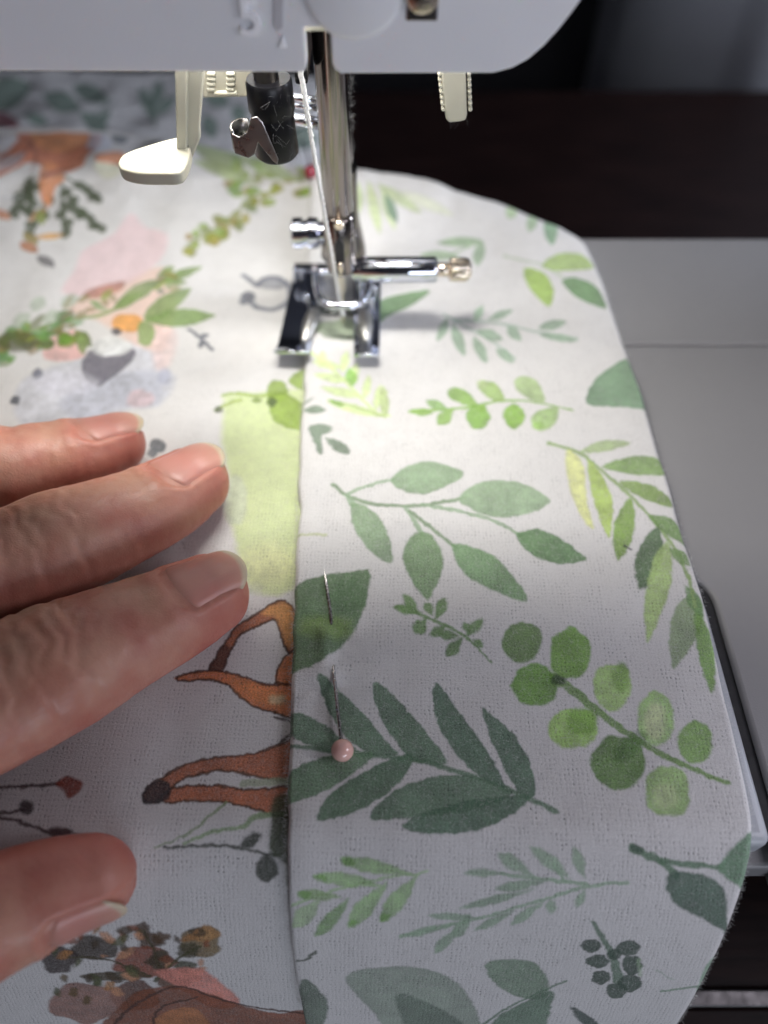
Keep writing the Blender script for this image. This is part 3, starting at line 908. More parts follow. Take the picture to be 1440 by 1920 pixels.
    # twig
    P.stroke([(352, 618), (372, 632), (398, 656)], 7, K(115, 118, 125, W2)); P.leaf((380, 640), (372, 652), 12, K(115, 118, 125, W2)); P.leaf((375, 632), (392, 628), 9, K(115, 118, 125, W2))
    # grey hedgehog ring left of the foot
    h = K(138, 140, 146, W2)
    P.stroke([(480, 535), (500, 522), (525, 524), (542, 540), (540, 565), (515, 580), (485, 578), (468, 566)], 12, h, soft=.35)
    P.stroke([(456, 516), (468, 525), (482, 536)], 9, h, soft=.3); P.blob((466, 556), 14, 9, K(120, 122, 128, W2), soft=.3); P.blob((455, 566), 8, 6, h, soft=.3); P.blob((510, 532), 30, 12, h, alpha=.7, soft=.5)
    # yellow-green foliage at the back
    for i in range(70):
        t = rr.random()
        if i < 30:
            x, y = 350 + 130 * t, 455 - 60 * t + rr.uniform(-22, 22)
        else:
            x, y = 430 + 180 * t, 340 + 40 * rr.uniform(-1, 1) + 10 * t
        P.blob((x, y), rr.uniform(7, 13), rr.uniform(6, 11), K(rr.randint(122, 158), rr.randint(132, 164), rr.randint(55, 85), (200, 198, 186)), alpha=.85, soft=.4)
    P.stroke([(350, 460), (400, 430), (440, 400), (480, 360)], 7, K(150, 155, 110, (200, 198, 186)))
    for a, b, ww in (((350, 265), (470, 330), 30), ((370, 255), (500, 300), 26), ((360, 300), (480, 345), 22), ((375, 235), (440, 290), 26), ((440, 290), (560, 340), 30)):
        P.leaf(a, b, ww, K(136, 148, 92, (175, 172, 160)), alpha=.8, soft=.5)
    # fox cub, green posy with orange flower
    fx = K(165, 92, 58, (165, 160, 154))
    P.poly([(-60, 250), (20, 232), (60, 210), (180, 205), (195, 240), (185, 275), (165, 290), (150, 315), (105, 325), (60, 305), (20, 320), (-60, 350)], fx, soft=.4, var=.2)
    P.poly([(-10, 230), (30, 236), (44, 246), (10, 286), (-20, 290)], K(168, 165, 168, (165, 160, 154)), soft=.5)
    P.poly([(-20, 300), (25, 292), (45, 285), (30, 310), (-20, 325)], K(165, 160, 160, (165, 160, 154)), soft=.5, alpha=.8)
    P.stroke([(-20, 335), (30, 300), (60, 270), (75, 240)], 8, K(110, 55, 40, (165, 160, 154)), alpha=.6, soft=.5)
    fd = K(112, 58, 38, (165, 160, 154)); fl_ = K(196, 122, 78, (165, 160, 154))
    P.poly([(60, 240), (110, 228), (160, 236), (170, 262), (120, 286), (70, 276)], fl_, alpha=.5, soft=.9, edge=0)
    P.stroke([(52, 262), (66, 290), (60, 318)], 7, fd, alpha=.6, soft=.4); P.stroke([(150, 300), (168, 282), (190, 262)], 6, fd, alpha=.6, soft=.4)
    P.stroke([(58, 238), (100, 226), (150, 226), (190, 240)], 7, fd, alpha=.55, soft=.4); P.stroke([(70, 306), (110, 320), (150, 312)], 6, fd, alpha=.5, soft=.4)
    P.blob((62, 252), 9, 7, fl_, soft=.3); P.poly([(-60, 300), (0, 285), (20, 292), (-10, 318), (-60, 335)], fd, alpha=.45, soft=.6, edge=0)
    P.blob((225, 258), 16, 12, K(90, 92, 92, (165, 160, 154)), soft=.4); P.blob((185, 270), 24, 14, K(150, 148, 150, (165, 160, 154)), alpha=.7, soft=.5)
    P.poly([(178, 292), (210, 285), (235, 290), (225, 310), (190, 308)], K(190, 120, 85, (170, 166, 158)), soft=.4)
    P.poly([(178, 305), (215, 308), (232, 320), (205, 336), (182, 325)], K(200, 190, 160, (185, 180, 170)), soft=.5)
    dg = K(70, 78, 52, (180, 176, 166))
    for a, b in (((85, 330), (28, 396)), ((95, 345), (60, 436)), ((110, 340), (152, 400)), ((60, 330), (40, 370)), ((120, 330), (185, 372)), ((115, 360), (120, 432)), ((150, 390), (180, 428)), ((60, 350), (55, 400))):
        P.stroke([a, b], 6, dg, soft=.3)
        for t in (.35, .6, .85, 1.05):
            c = (a[0] + (b[0] - a[0]) * t, a[1] + (b[1] - a[1]) * t)
            P.blob((c[0] + rr.uniform(-9, 9), c[1] + rr.uniform(-3, 3)), 12, 9, dg, rot=rr.uniform(-1, 1), soft=.35)
    P.poly([(78, 310), (100, 305), (122, 335), (105, 350), (92, 388), (76, 372), (72, 340)], K(206, 128, 88, (180, 176, 166)), soft=.4)
    # small leaves and berries worked into the left greenery
    for i in range(26):
        x = 20 + 300 * rr.random(); y = 640 - .36 * x + rr.uniform(-22, 18)
        P.leaf((x, y), (x + rr.uniform(12, 34), y + rr.uniform(-26, 16)), rr.uniform(8, 14), K(rr.randint(110, 165), rr.randint(135, 175), rr.randint(70, 120), W2), alpha=.7, soft=.35)
    # lone faint marks on the left
    P.stroke([(0, 372), (40, 368)], 8, K(150, 148, 146, (170, 166, 158)), alpha=.5, soft=.6)
    # ------------ fox legs next to the fold
    Wl = (168, 166, 162)
    Wd = (142, 140, 140)
    ol = K(52, 38, 30, Wl); br = .82 * K(150, 88, 56, Wl); og = .9 * K(192, 132, 88, Wl)
    def shape(pts, c, wd=5, W_=Wl, smooth=True):
        P.poly(pts, c, soft=.1, var=.25, edge=0, smooth=smooth)
        P.stroke(list(pts) + [pts[0]], wd, K(64, 44, 34, W_), soft=.08, var=.3)
    shape([(392, 1256), (404, 1232), (428, 1196), (442, 1176), (485, 1148), (512, 1132), (530, 1128), (548, 1140), (558, 1170), (556, 1215), (543, 1224), (536, 1218), (526, 1190), (516, 1165), (498, 1168), (452, 1190), (440, 1205), (428, 1230), (414, 1258)], br)
    P.poly([(490, 1150), (515, 1134), (535, 1132), (550, 1150), (556, 1205), (540, 1215), (528, 1185), (515, 1160)], og, soft=.4, edge=0, var=.2)
    P.poly([(392, 1256), (404, 1232), (420, 1208), (432, 1220), (414, 1258)], K(66, 48, 44, Wl), soft=.3, alpha=.8)
    shape([(330, 1270), (380, 1258), (425, 1262), (470, 1276), (510, 1284), (566, 1282), (562, 1345), (520, 1338), (480, 1328), (452, 1308), (425, 1285), (390, 1276), (335, 1278)], K(168, 98, 58, Wl))
    P.poly([(430, 1272), (500, 1290), (545, 1300), (540, 1330), (480, 1318), (450, 1300)], K(182, 120, 80, Wl), soft=.7, alpha=.7, edge=0)
    P.blob((520, 1312), 16, 9, K(218, 172, 140, Wl), alpha=.6, soft=.5, edge=0)
    shape([(516, 1280), (522, 1250), (538, 1228), (562, 1222), (562, 1282)], K(166, 100, 60, Wl))
    P.stroke([(514, 1345), (540, 1352), (548, 1372), (520, 1400)], 5, ol)
    shape([(266, 1492), (276, 1474), (300, 1460), (345, 1436), (400, 1422), (470, 1415), (520, 1400), (560, 1388), (556, 1462), (480, 1456), (430, 1446), (385, 1450), (340, 1464), (312, 1490), (296, 1504), (272, 1504)], K(122, 72, 50, Wd), W_=Wd)
    shape([(300, 1492), (330, 1478), (400, 1474), (470, 1482), (552, 1478), (548, 1535), (500, 1524), (440, 1508), (380, 1502), (310, 1506)], K(128, 74, 50, Wd), W_=Wd)
    P.poly([(264, 1494), (274, 1474), (298, 1462), (316, 1470), (318, 1490), (300, 1507), (272, 1508)], K(46, 44, 46, Wd), soft=.2)
    P.stroke([(455, 1470), (520, 1466), (545, 1466)], 14, K(112, 118, 100, Wd), alpha=.8)
    # grasses
    gs = K(92, 102, 78, (136, 132, 134))
    P.stroke([(292, 1590), (350, 1565), (395, 1530), (425, 1506)], 6, gs, taper=(.5, 1)); P.stroke([(345, 1582), (400, 1560), (450, 1552), (480, 1532), (535, 1526)], 11, K(96, 108, 84, (136, 132, 134)), taper=(.5, 1.2))
    dk = K(48, 50, 46, (132, 128, 132))
    P.stroke([(308, 1591), (400, 1586), (450, 1592), (520, 1606)], 6, dk); P.leaf((450, 1590), (490, 1564), 24, dk); P.poly([(480, 1640), (484, 1616), (500, 1602), (518, 1620), (522, 1640), (498, 1656)], dk)
    P.poly([(512, 1500), (552, 1500), (556, 1615), (520, 1612), (503, 1590), (508, 1545)], K(58, 62, 50, (132, 128, 132)), soft=.4)
    # twig at the far left
    P.stroke([(-60, 1486), (0, 1478), (110, 1471)], 7, K(50, 32, 32, Wd)); P.poly([(104, 1470), (128, 1456), (152, 1468), (152, 1480), (130, 1500), (118, 1486)], K(112, 56, 44, Wd))
    P.stroke([(-60, 1530), (0, 1526), (40, 1520)], 7, K(48, 32, 32, Wd)); P.blob((47, 1515), 14, 14, K(40, 30, 32, Wd)); P.stroke([(-40, 1530), (30, 1540), (85, 1560)], 6, K(48, 32, 32, Wd)); P.blob((108, 1560), 24, 9, K(48, 28, 28, Wd))
    P.stroke([(110, 1562), (160, 1570), (220, 1590)], 5, K(60, 40, 44, Wd), alpha=.6)
    # posy at the bottom
    WZ = (104, 94, 104)
    for c, a, b, q in (((375, 1765), 38, 30, (74, 56, 40)), ((386, 1752), 26, 17, (104, 72, 54)), ((352, 1782), 22, 14, (50, 42, 34)), ((268, 1745), 16, 16, (50, 32, 24)), ((282, 1765), 22, 14, (50, 32, 24)), ((300, 1760), 16, 12, (56, 36, 26)), ((175, 1780), 42, 22, (40, 30, 28)), ((110, 1800), 36, 24, (34, 24, 26)),
                       ((265, 1805), 62, 26, (84, 40, 32)), ((215, 1830), 60, 10, (48, 38, 30)), ((330, 1835), 40, 20, (58, 34, 26)), ((300, 1800), 20, 18, (52, 44, 40)), ((345, 1812), 20, 10, (46, 42, 32)), ((250, 1865), 50, 26, (64, 38, 34)),
                       ((160, 1880), 70, 40, (92, 62, 62))):
        P.blob(c, a, b, .72 * K(*q, WZ), soft=.3, alpha=.9, lump=.2)
    for i in range(46):
        x, y = rr.uniform(90, 400), rr.uniform(1740, 1870)
        q = rr.choice(((44, 32, 26), (60, 44, 30), (78, 40, 30), (96, 62, 44), (50, 48, 34), (110, 74, 64)))
        P.leaf((x, y), (x + rr.uniform(-42, 42), y + rr.uniform(-24, 24)), rr.uniform(9, 19), .8 * K(*q, WZ), soft=.3, alpha=.85)
    P.stroke([(268, 1745), (290, 1790), (300, 1830)], 6, .6 * K(50, 40, 30, WZ)); P.stroke([(375, 1775), (330, 1800), (290, 1840)], 7, .6 * K(50, 44, 30, WZ)); P.stroke([(130, 1795), (200, 1800), (280, 1830)], 6, .6 * K(50, 40, 30, WZ))
    P.poly([(290, 1822), (370, 1815), (410, 1840), (450, 1880), (400, 1890), (330, 1850)], K(112, 66, 66, WZ), soft=.4)
    P.poly([(180, 1990), (230, 1880), (300, 1850), (380, 1860), (450, 1885), (520, 1900), (580, 1900), (600, 1990)], K(70, 36, 28, WZ), soft=.3, var=.3)
    P.poly([(250, 1990), (290, 1910), (360, 1890), (400, 1930), (420, 1990)], K(92, 56, 44, WZ), soft=.3); P.stroke([(210, 1925), (250, 1885), (330, 1850), (400, 1870), (470, 1888), (580, 1902)], 7, K(40, 24, 24, WZ))
    P.stroke([(285, 1930), (300, 1890), (370, 1870)], 6, K(40, 24, 24, WZ))
    P.stroke([(536, 1540), (540, 1600), (536, 1660)], 6, K(70, 66, 64, WZ), alpha=.5)


panel_print(F_)
for i in range(60):       # off-frame leaves and buds
    x = rr.uniform(-130, -70) if i % 2 else rr.uniform(-125, -5)
    v = rr.uniform(-20, 190) if i % 2 else rr.uniform(-68, -34)
    a = rr.uniform(0, 6.28)
    c = K(rr.randint(80, 170), rr.randint(85, 140), rr.randint(60, 100), W17)
    q0 = np.array([(x - F_.x0) * F_.ppm, (v - F_.v0) * F_.ppm]); q1 = q0 + 55 * np.array([math.cos(a), math.sin(a)])
    F_.m = lambda p: np.array(p, float)
    F_.leaf(q0, q1, 22, c)
    del F_.m

# ------------------------------------------------------------------ the far border, seen over the crest
R_ = Print('far leaf print', -192, 20, 180, 345, 6, 1.0, WHITE)
WF = (98, 90, 92)
for a, b, ww in (((-40, 190), (60, 160), 60), ((150, 205), (80, 178), 40), ((205, 190), (135, 162), 34), ((90, 232), (45, 215), 22), ((200, 240), (150, 215), 30), ((185, 235), (205, 205), 18),
                 ((285, 210), (262, 165), 26), ((290, 200), (300, 150), 24), ((290, 215), (330, 180), 22), ((290, 230), (275, 190), 18), ((430, 195), (380, 175), 34), ((455, 230), (440, 195), 30), ((400, 260), (385, 215), 30),
                 ((690, 320), (720, 290), 40), ((560, 280), (575, 235), 60)):
    R_.leaf(a, b, ww, K(52, 58, 52, WF), soft=.4)
R_.stroke([(120, 195), (170, 215), (215, 190)], 6, K(52, 56, 52, WF)); R_.stroke([(290, 240), (290, 160)], 5, K(56, 60, 56, WF))
R_.poly([(-40, 205), (15, 215), (30, 235), (-40, 240)], K(70, 30, 36, WF), soft=.6)

M_BORDER = flannel('leaf print flannel', B)
M_PANEL = flannel('woodland print flannel', F_)
M_FAR = flannel('far leaf print flannel', R_)

# ------------------------------------------------------------------ the blanket
blanket = thing('baby_blanket', 'white flannel blanket with woodland animals and a folded leaf-print border, being sewn under the foot', 'blanket', (0, 60, 0))


def sheet(name, mat, pr, xa, xb, ya, yb, nx, dv, dz, parent, prof=None):
    """cloth strip between the curves xa(Y) and xb(Y); prof(t, Y) adds height across"""
    v0, v1 = float(vY(ya)), float(vY(yb))
    nv = int((v1 - v0) / dv) + 1
    vs = np.linspace(v0, v1, nv)
    Ys = Yv(vs)
    V = []; UV = []
    T = nx if hasattr(nx, '__len__') else np.linspace(0, 1, nx)
    T = np.asarray(T)
    n = len(T)
    for v, Y in zip(vs, Ys):
        a, b = xa(Y), xb(Y)
        X = a + (b - a) * T
        dx, zz = prof(X, Y, a, b) if prof else (0 * X, 0 * X)
        Z = zf(X + dx, np.full(n, Y)) + dz + zz
        V.append(np.stack([X + dx, np.full(n, Y), Z], 1))
        UV.append(np.stack([(X - pr.x0) / (pr.x1 - pr.x0), np.full(n, (v - pr.v0) / (pr.v1 - pr.v0))], 1))
    V = np.concatenate(V); UV = np.concatenate(UV)
    F = []
    for i in range(nv - 1):
        o = i * n
        for k in range(n - 1):
            F.append((o + k, o + k + 1, o + n + k + 1, o + n + k))
    return mesh(name, V, F, mat, parent, uv=UV, sharp=180)


panel = sheet('front_panel', M_PANEL, F_, lambda Y: -131.0 - 60 * min(1, max(0, (Y - 120) / 60)), lambda Y: min(6.0, float(xright(Y)) - 2), -50, 335, 190, .75, 0.0, blanket)

# fold profile of the border: a rolled left edge, a flat top, a rolled right edge that closes underneath
TB = 1.35
RT = .75
hemT = np.concatenate([np.linspace(0, .022, 9), np.linspace(.03, .97, 100), np.linspace(.978, 1, 9)])
PINX = None


def bprof(X, Y, a, b):
    t = X - a
    u = b - X
    # left roll: 0..1.4 mm, right roll the same
    zl = np.sqrt(np.clip(1 - ((RT - np.clip(t, 0, RT)) / RT) ** 2, 0, 1))
    zr = np.sqrt(np.clip(1 - ((1.3 - np.clip(u, 0, 1.3)) / 1.3) ** 2, 0, 1))
    z = TB * zl * 1.0
    z = z - TB * (1 - zl) * 0 
    z = z - (TB + 1.1) * (1 - zr)
    # puff behind the fold and slight ripples that run across
    z = z + .28 * np.exp(-((t - 2.2) / 2.2) ** 2) + .16 * pnoise(X * .25, np.full_like(X, Y), 6, 31) + .22 * pnoise(X * .1, np.full_like(X, Y), 5, 35) * np.exp(-t / 6) + .3 * pnoise(X * .2, np.full_like(X, Y), 7, 36) * np.exp(-u / 5)
    # the pin lifts a ridge
    xp = np.interp(Y, [36, 60], [-7.9, -9.6])
    g = np.exp(-((X - xp) / 1.25) ** 2) * math.exp(-((Y - 51.5) / 5.0) ** 4)
    z = z + .72 * g
    # puckers where the pin goes in and out
    for yy in (45.5, 57.0):
        z = z - .45 * np.exp(-(((X - xp) / 3.4) ** 2)) * math.exp(-((Y - yy) / 1.0) ** 2)
    # fine gathers run out from the two holes
    for yy in (45.5, 57.0):
        q = np.hypot(X - xp, Y - yy)
        z = z + .16 * np.cos(np.arctan2(Y - yy, X - xp) * 5 + yy) * np.exp(-((q - 2.6) / 2.0) ** 2)
    hw = .22 * pnoise(np.array([Y]), np.array([3.]), 3.2, 33)[0] + .3 * pnoise(np.array([Y]), np.array([3.]), 9, 34)[0]
    return np.exp(-t / 1.5) * hw, z


border = sheet('folded_border', M_BORDER, B, lambda Y: float(xhem(Y)), lambda Y: float(xright(Y)), -50, 335, hemT, .7, .05, blanket, bprof)
border['label'] = 'white leaf-print border folded over the right side of the blanket'
farb = sheet('far_border', M_FAR, R_, lambda Y: -191.0, lambda Y: float(xhem(Y)) + 3.0, 207, 335, 120, .9, 1.0, blanket)
farb['label'] = 'shaded leaf-print border along the far edge of the blanket'
# the thickness of the far border's near edge
vs = np.linspace(-191, float(xhem(207.)) + 3, 160)
Vv = []; Ff = []
for i, x in enumerate(vs):
    z = float(zf(x, 207.))
    Vv += [(x, 207.0, z + 1.0), (x, 206.6, z + .6), (x, 206.5, z - .1)]
    if i:
        o = (i - 1) * 3
        Ff += [(o, o + 3, o + 4, o + 1), (o + 1, o + 4, o + 5, o + 2)]
mesh('far_border_fold', Vv, Ff, simple('folded flannel edge', (.7, .69, .67), .95), blanket)


# nap standing up along the folds: short fibres
def fibres(name, roots, dirs, lens, r, mat, parent, nseg=3, seed=1):
    rg = np.random.default_rng(seed)
    P = np.array(roots, float); D = np.array(dirs, float); Ln = np.array(lens, float)[:, None]
    D /= np.linalg.norm(D, axis=1)[:, None] + 1e-9
    q = rg.normal(size=P.shape); q -= D * np.sum(q * D, 1)[:, None]; q /= np.linalg.norm(q, axis=1)[:, None]
    c = np.cross(D, q)
    bend = q * Ln * rg.uniform(-.6, .6, (len(P), 1))
    V = []
    for k in range(nseg + 1):
        t = k / nseg
        x = P + D * Ln * t + bend * t * t
        rr_ = r * (1 - .5 * t)
        for a in range(3):
            an = 2.094 * a
            V.append(x + (q * math.cos(an) + c * math.sin(an)) * rr_)
    V = np.stack(V, 1).reshape(-1, 3)
    m_ = 3 * (nseg + 1)
    F = [(b + k * 3 + a, b + k * 3 + (a + 1) % 3, b + k * 3 + 3 + (a + 1) % 3, b + k * 3 + 3 + a) for b in range(0, m_ * len(P), m_) for k in range(nseg) for a in range(3)]
    return mesh(name, V, F, mat, parent, kind='stuff', sharp=180)


roots = []; dirs = []; lens = []
rg = np.random.default_rng(5)
for i in range(2600):
    v = rg.uniform(-8, 170); Y = float(Yv(v))
    x = float(xhem(Y)) + rg.normal(.1, .25)
    z = float(zf(x, Y)) + rg.uniform(.3, 1.5)
    roots.append((x, Y, z)); dirs.append((-1 + rg.normal() * .5, rg.normal() * .8, .5 + rg.normal() * .5)); lens.append(rg.uniform(.2, .8))
for i in range(2600):
    v = rg.uniform(-20, 175); Y = float(Yv(v))
    x = float(xright(Y)) - rg.uniform(0, .3)
    z = float(zf(x, Y)) + rg.uniform(-.9, .9)
    roots.append((x, Y, z)); dirs.append((1 + rg.normal() * .4, rg.normal() * .8, rg.normal() * .5)); lens.append(rg.uniform(.15, .55) * (1.6 if rg.random() < .05 else 1))
for i in range(9000):
    v = rg.uniform(-5, 105); Y = float(Yv(v))
    x = rg.uniform(float(xhem(Y)) + 1, float(xright(Y)) - 1)
    z = float(zf(x, Y)) + TB + .1
    a = rg.uniform(0, 6.28)
    roots.append((x, Y, z)); dirs.append((math.cos(a), math.sin(a), .25)); lens.append(rg.uniform(.25, .8))
M_NAP = simple('white nap', (.66, .66, .64), .95, var=.1)
fibres('nap', roots, dirs, lens, .018, M_NAP, blanket)

# ------------------------------------------------------------------ the table and what stands behind
m_, nt_, p_ = mat_base('dark stained wood')
tc = node(nt_, 'ShaderNodeTexCoord')
mp = node(nt_, 'ShaderNodeMapping'); mp.inputs['Scale'].default_value = (6, 70, 70)
nt_.links.new(tc.outputs['Object'], mp.inputs['Vector'])
nz = node(nt_, 'ShaderNodeTexNoise', i_Scale=6.0, i_Detail=8.0, i_Roughness=.65)
nt_.links.new(mp.outputs[0], nz.inputs['Vector'])
cr = node(nt_, 'ShaderNodeValToRGB')
cr.color_ramp.elements[0].position = .35; cr.color_ramp.elements[0].color = (.005, .002, .002, 1)
cr.color_ramp.elements[1].position = .72; cr.color_ramp.elements[1].color = (.024, .0105, .009, 1)
nt_.links.new(nz.outputs['Fac'], cr.inputs[0]); nt_.links.new(cr.outputs[0], p_.inputs['Base Color'])
bm_ = node(nt_, 'ShaderNodeBump', i_Strength=.4, i_Distance=.0004)
nt_.links.new(nz.outputs['Fac'], bm_.inputs['Height']); nt_.links.new(bm_.outputs[0], p_.inputs['Normal'])
p_.inputs['Roughness'].default_value = .5
p_.inputs['Specular IOR Level'].default_value = .15
M_WOOD = m_

ZW = -55.0
table = thing('sewing_table', 'dark brown wooden table with a thin metal strip let into its top', 'table', (0, 150, ZW))
MB().box(-600, 600, -300, 9.6, ZW - 20, ZW).build('table_top', M_WOOD, table, bevel=.6)
MB().box(-600, 600, 12.4, 345, ZW - 20, ZW).build('table_top', M_WOOD, table, bevel=.6)
st = MB().box(-600, 600, 9.7, 12.3, ZW - 4, ZW + .5).build('metal_strip', M_TRIM, table, bevel=.3)
MB().box(-590, 590, -280, 330, ZW - 60, ZW - 20.5).build('table_frame', M_WOOD, table)
for x_ in (-570, 540):
    for y_ in (-270, 300):
        MB().box(x_, x_ + 30, y_, y_ + 30, -750, ZW - 60.5).build('table_leg', M_WOOD, table, bevel=2)
wall = MB().box(-900, 900, 486, 506, -500, 700).build('wall', M_WALL, None, smooth=False)
tag(wall, kind='structure')
fl = MB().box(-1500, 1500, -900, 485.5, -760, -750).build('floor', M_WALL, None, smooth=False)
tag(fl, kind='structure')
bn = thing('backdrop_body', 'tall grey backdrop body with rounded corners added behind the table for its soft gradient', 'backdrop', (215, 410, -750))  # added body; its rounded side shapes the soft grey gradient
bx_ = PY(1135, 100, 400)[0]


def rrect(x0, x1, y0, y1, r, z):
    c = []
    for cx_, cy_, a0 in ((x1 - r, y1 - r, 0), (x0 + r, y1 - r, 90), (x0 + r, y0 + r, 180), (x1 - r, y0 + r, 270)):
        for i in range(13):
            t = math.radians(a0 + 90 * i / 12)
            c.append((cx_ + r * math.cos(t), cy_ + r * math.sin(t), z))
    return c


V = []; F = []
for z, g_ in ((0, 2), (3, 0), (930, -1), (934, -5), (948, -5), (950, -2.5), (948, 1), (900, 1.5), (6, 3)):
    V += rrect(bx_ + g_, bx_ + 300 - g_, 349 + g_, 478 - g_, 60, -750 + z)
for i in range(8):
    for k in range(52):
        F.append((i * 52 + k, i * 52 + (k + 1) % 52, (i + 1) * 52 + (k + 1) % 52, (i + 1) * 52 + k))
F.append(tuple(range(51, -1, -1))); F.append(tuple(8 * 52 + k for k in range(52)))
mesh('backdrop_shell', V, F, M_BACKDROP, bn)

# ------------------------------------------------------------------ the sewing machine
mach = thing('sewing_machine', 'white and grey sewing machine with its lit needle area and chrome presser foot', 'sewing machine', (40, 120, ZW))
ZB = -1.9


def arc(cx, cy, r, a0, a1, n=8):
    return [(cx + r * math.cos(math.radians(a0 + (a1 - a0) * i / n)), cy + r * math.sin(math.radians(a0 + (a1 - a0) * i / n))) for i in range(n + 1)]


# rear bed plate
MB().prism([(x, y, ZB) for x, y in [(-140, 124.2), (230, 124.2), (230, 161.5), (-140, 161.5)]], (0, 0, -9)).build('rear_bed_plate', M_BED, mach, bevel=.9, seg=3)
# front bed plate with the cut-out for the arm cover (rounded corner)
pts = [(54.2, 21), (230, 21), (230, 123.8), (-140, 123.8), (-140, 68)] + [(x, y) for x, y in reversed(arc(48.0, 62, 6.2, 0, 90, 10))]
MB().prism([(x, y, ZB) for x, y in pts], (0, 0, -9)).build('bed_plate', M_BED, mach, bevel=.7, seg=3)
# arm cover
pts = [(-140, 25.0), (52.6, 25.0)] + arc(47.2, 61.2, 5.4, 0, 90, 10) + [(-140, 66.6)]
MB().prism([(x, y, ZB + .35) for x, y in pts], (0, 0, -9)).build('free_arm_cover', M_ARM, mach, bevel=1.5, seg=5)
gp = [(52.0, 26.5), (55.5, 26.5)] + arc(48.0, 62, 7.5, 0, 90, 10) + [(-139, 69.4), (-139, 66)] + [(x, y) for x, y in reversed(arc(47.2, 61.2, 4.8, 0, 90, 10))]
MB().prism([(x, y, ZB - .95) for x, y in gp], (0, 0, -7)).build('cover_gap_shade', M_DARK, mach)  # dark filler strip that paints the shade in the gap
# lower lip in front of the cover, near-black box for the shade under the gaps
MB().prism([(-140, 22.9, ZB - 4.0), (250, 22.9, ZB - 4.0), (250, 36, ZB - 4.0), (-140, 36, ZB - 4.0)], (0, 0, -6)).build('front_lip', M_BED, mach, bevel=.8, seg=3)
MB().box(-139, 229, 38, 160, ZB - 16, ZB - 9.2).build('bed_underside', M_DARK, mach)
MB().box(60, 228, 60, 158, ZW + .5, ZB - 16.2).build('machine_base', M_ARM, mach, bevel=3)
# needle plate (under the cloth)
MB().prism([(-40, 100, ZB + .35), (25, 100, ZB + .35), (25, 123.5, ZB + .35), (-40, 123.5, ZB + .35)], (0, 0, -.3)).build('needle_plate', M_STEEL, mach, bevel=.1)

# --- head: face plate as an extruded outline with the needle-bar slot
YFACE = 100.0


def fp(px, py, Y=YFACE):
    p = PY(px, py, Y)
    return (p[0], p[2])


zbot = fp(720, 136)[1]
xr0 = fp(925, 136)[0]
r_c = 12.5
xs0, xs1 = fp(573, 100)[0], fp(622, 100)[0]
zs = fp(600, 52)[1]
zt = 150.0
slant = lambda x: zbot + (0.0 if x > 0 else -.0)
out = [(-72, zbot + .2), (xs0 - .5, zbot), (xs0, zbot + .5), (xs0, zs)] + [(xs1 - .3, zs), (xs1, zs - .4), (xs1, zbot + 1.0), (xs1 + .3, zbot + .3), (xs1 + 1.0, zbot - .15), (xr0, zbot - .1)]
# right corner: measured along the photograph's outline
for px, py in ((960, 128), (990, 112), (1020, 86), (1048, 55), (1072, 24), (1092, -4), (1110, -34), (1126, -70)):
    x, z = fp(px, py); out.append((x, z))
out += [(34.0, zt), (-72, zt)]
MB().prism([(x, YFACE, z) for x, z in out], (0, 3.0, 0)).build('face_cover', M_HEAD, mach, bevel=.55, seg=4)
# side, back and top of the head (hollow below, where the lamp is)
MB().box(-75, -72.1, 100, 158, zbot + .5, zt).build('head_side', M_HEAD, mach, bevel=.8)
MB().box(-72, 34, 152, 155, 53.5, zt).build('head_back', M_HEAD, mach, bevel=.8)
MB().box(31, 33.6, 103.1, 151.9, 96, zt).build('head_side', M_HEAD, mach, bevel=.8)
MB().box(-75, 34, 100, 158, zt + .1, zt + 4).build('head_top', M_HEAD, mach, bevel=2)
MB().box(-72, 31, 103.2, 151.8, 108, 110).build('lamp_ceiling', M_DARK, mach)
MB().box(60, 260, 96, 160, 90, 186).build('machine_arm', M_HEAD, mach, bevel=6, seg=5)
MB().box(190, 258, 94, 160, ZB + .2, 89.8).build('machine_pillar', M_HEAD, mach, bevel=5, seg=5)
MB().box(-38, 14, 115, 129, 100, 107.8).build('lamp_housing', M_DARK, mach, bevel=.6)
# inner lit block seen through the slot
a = [fp(566, 20, 104), fp(598, 20, 104), fp(622, 60, 104), fp(566, 60, 104)]
MB().prism([(x, 104.0, z) for x, z in a], (0, 4, 0)).build('inner_guide', M_CREAM, mach, bevel=.3)
a = [fp(530, -20, 103.2), fp(598, -20, 103.2), fp(598, 19, 103.2), fp(530, 19, 103.2)]
# raised round boss on the face, with a recessed slot holding a metal screw
cx, cz = fp(662, -32)
prof = [(0, .01), (0, 6.9), (.35, 6.3), (.6, 5.9), (.6, .01)]
MB().lathe((cx, YFACE - .02, cz), (0, -1, 0), [(0, 6.0), (.5, 5.7), (.75, 5.2), (.75, .01)], 56).build('face_boss', M_HEAD, mach)
sx0, sz0 = fp(766, 30); sx1, sz1 = fp(818, -20)
MB().box(sx0 - .3, sx1 + .3, YFACE - .25, YFACE + .5, sz0 - .5, sz1 + 1.2).build('screw_recess', M_STEEL, mach, bevel=.2)
MB().lathe(((sx0 + sx1) / 2, YFACE - .3, (sz0 + sz1) / 2 + .9), (0, -1, 0), [(0, 1.9), (.5, 1.9), (.8, 1.6), (.8, .01)], 24).build('face_screw', M_NICKEL, mach)


# embossed marks: the 5 and the small arrow
def text_mesh(body, size, ext):
    cu = bpy.data.curves.new('t', 'FONT'); cu.body = body; cu.size = size * MM; cu.extrude = ext * MM
    cu.bevel_depth = .06 * MM
    ob = bpy.data.objects.new('t', cu); COL.objects.link(ob)
    dg = bpy.context.evaluated_depsgraph_get()
    me = bpy.data.meshes.new_from_object(ob.evaluated_get(dg))
    bpy.data.objects.remove(ob)
    return me


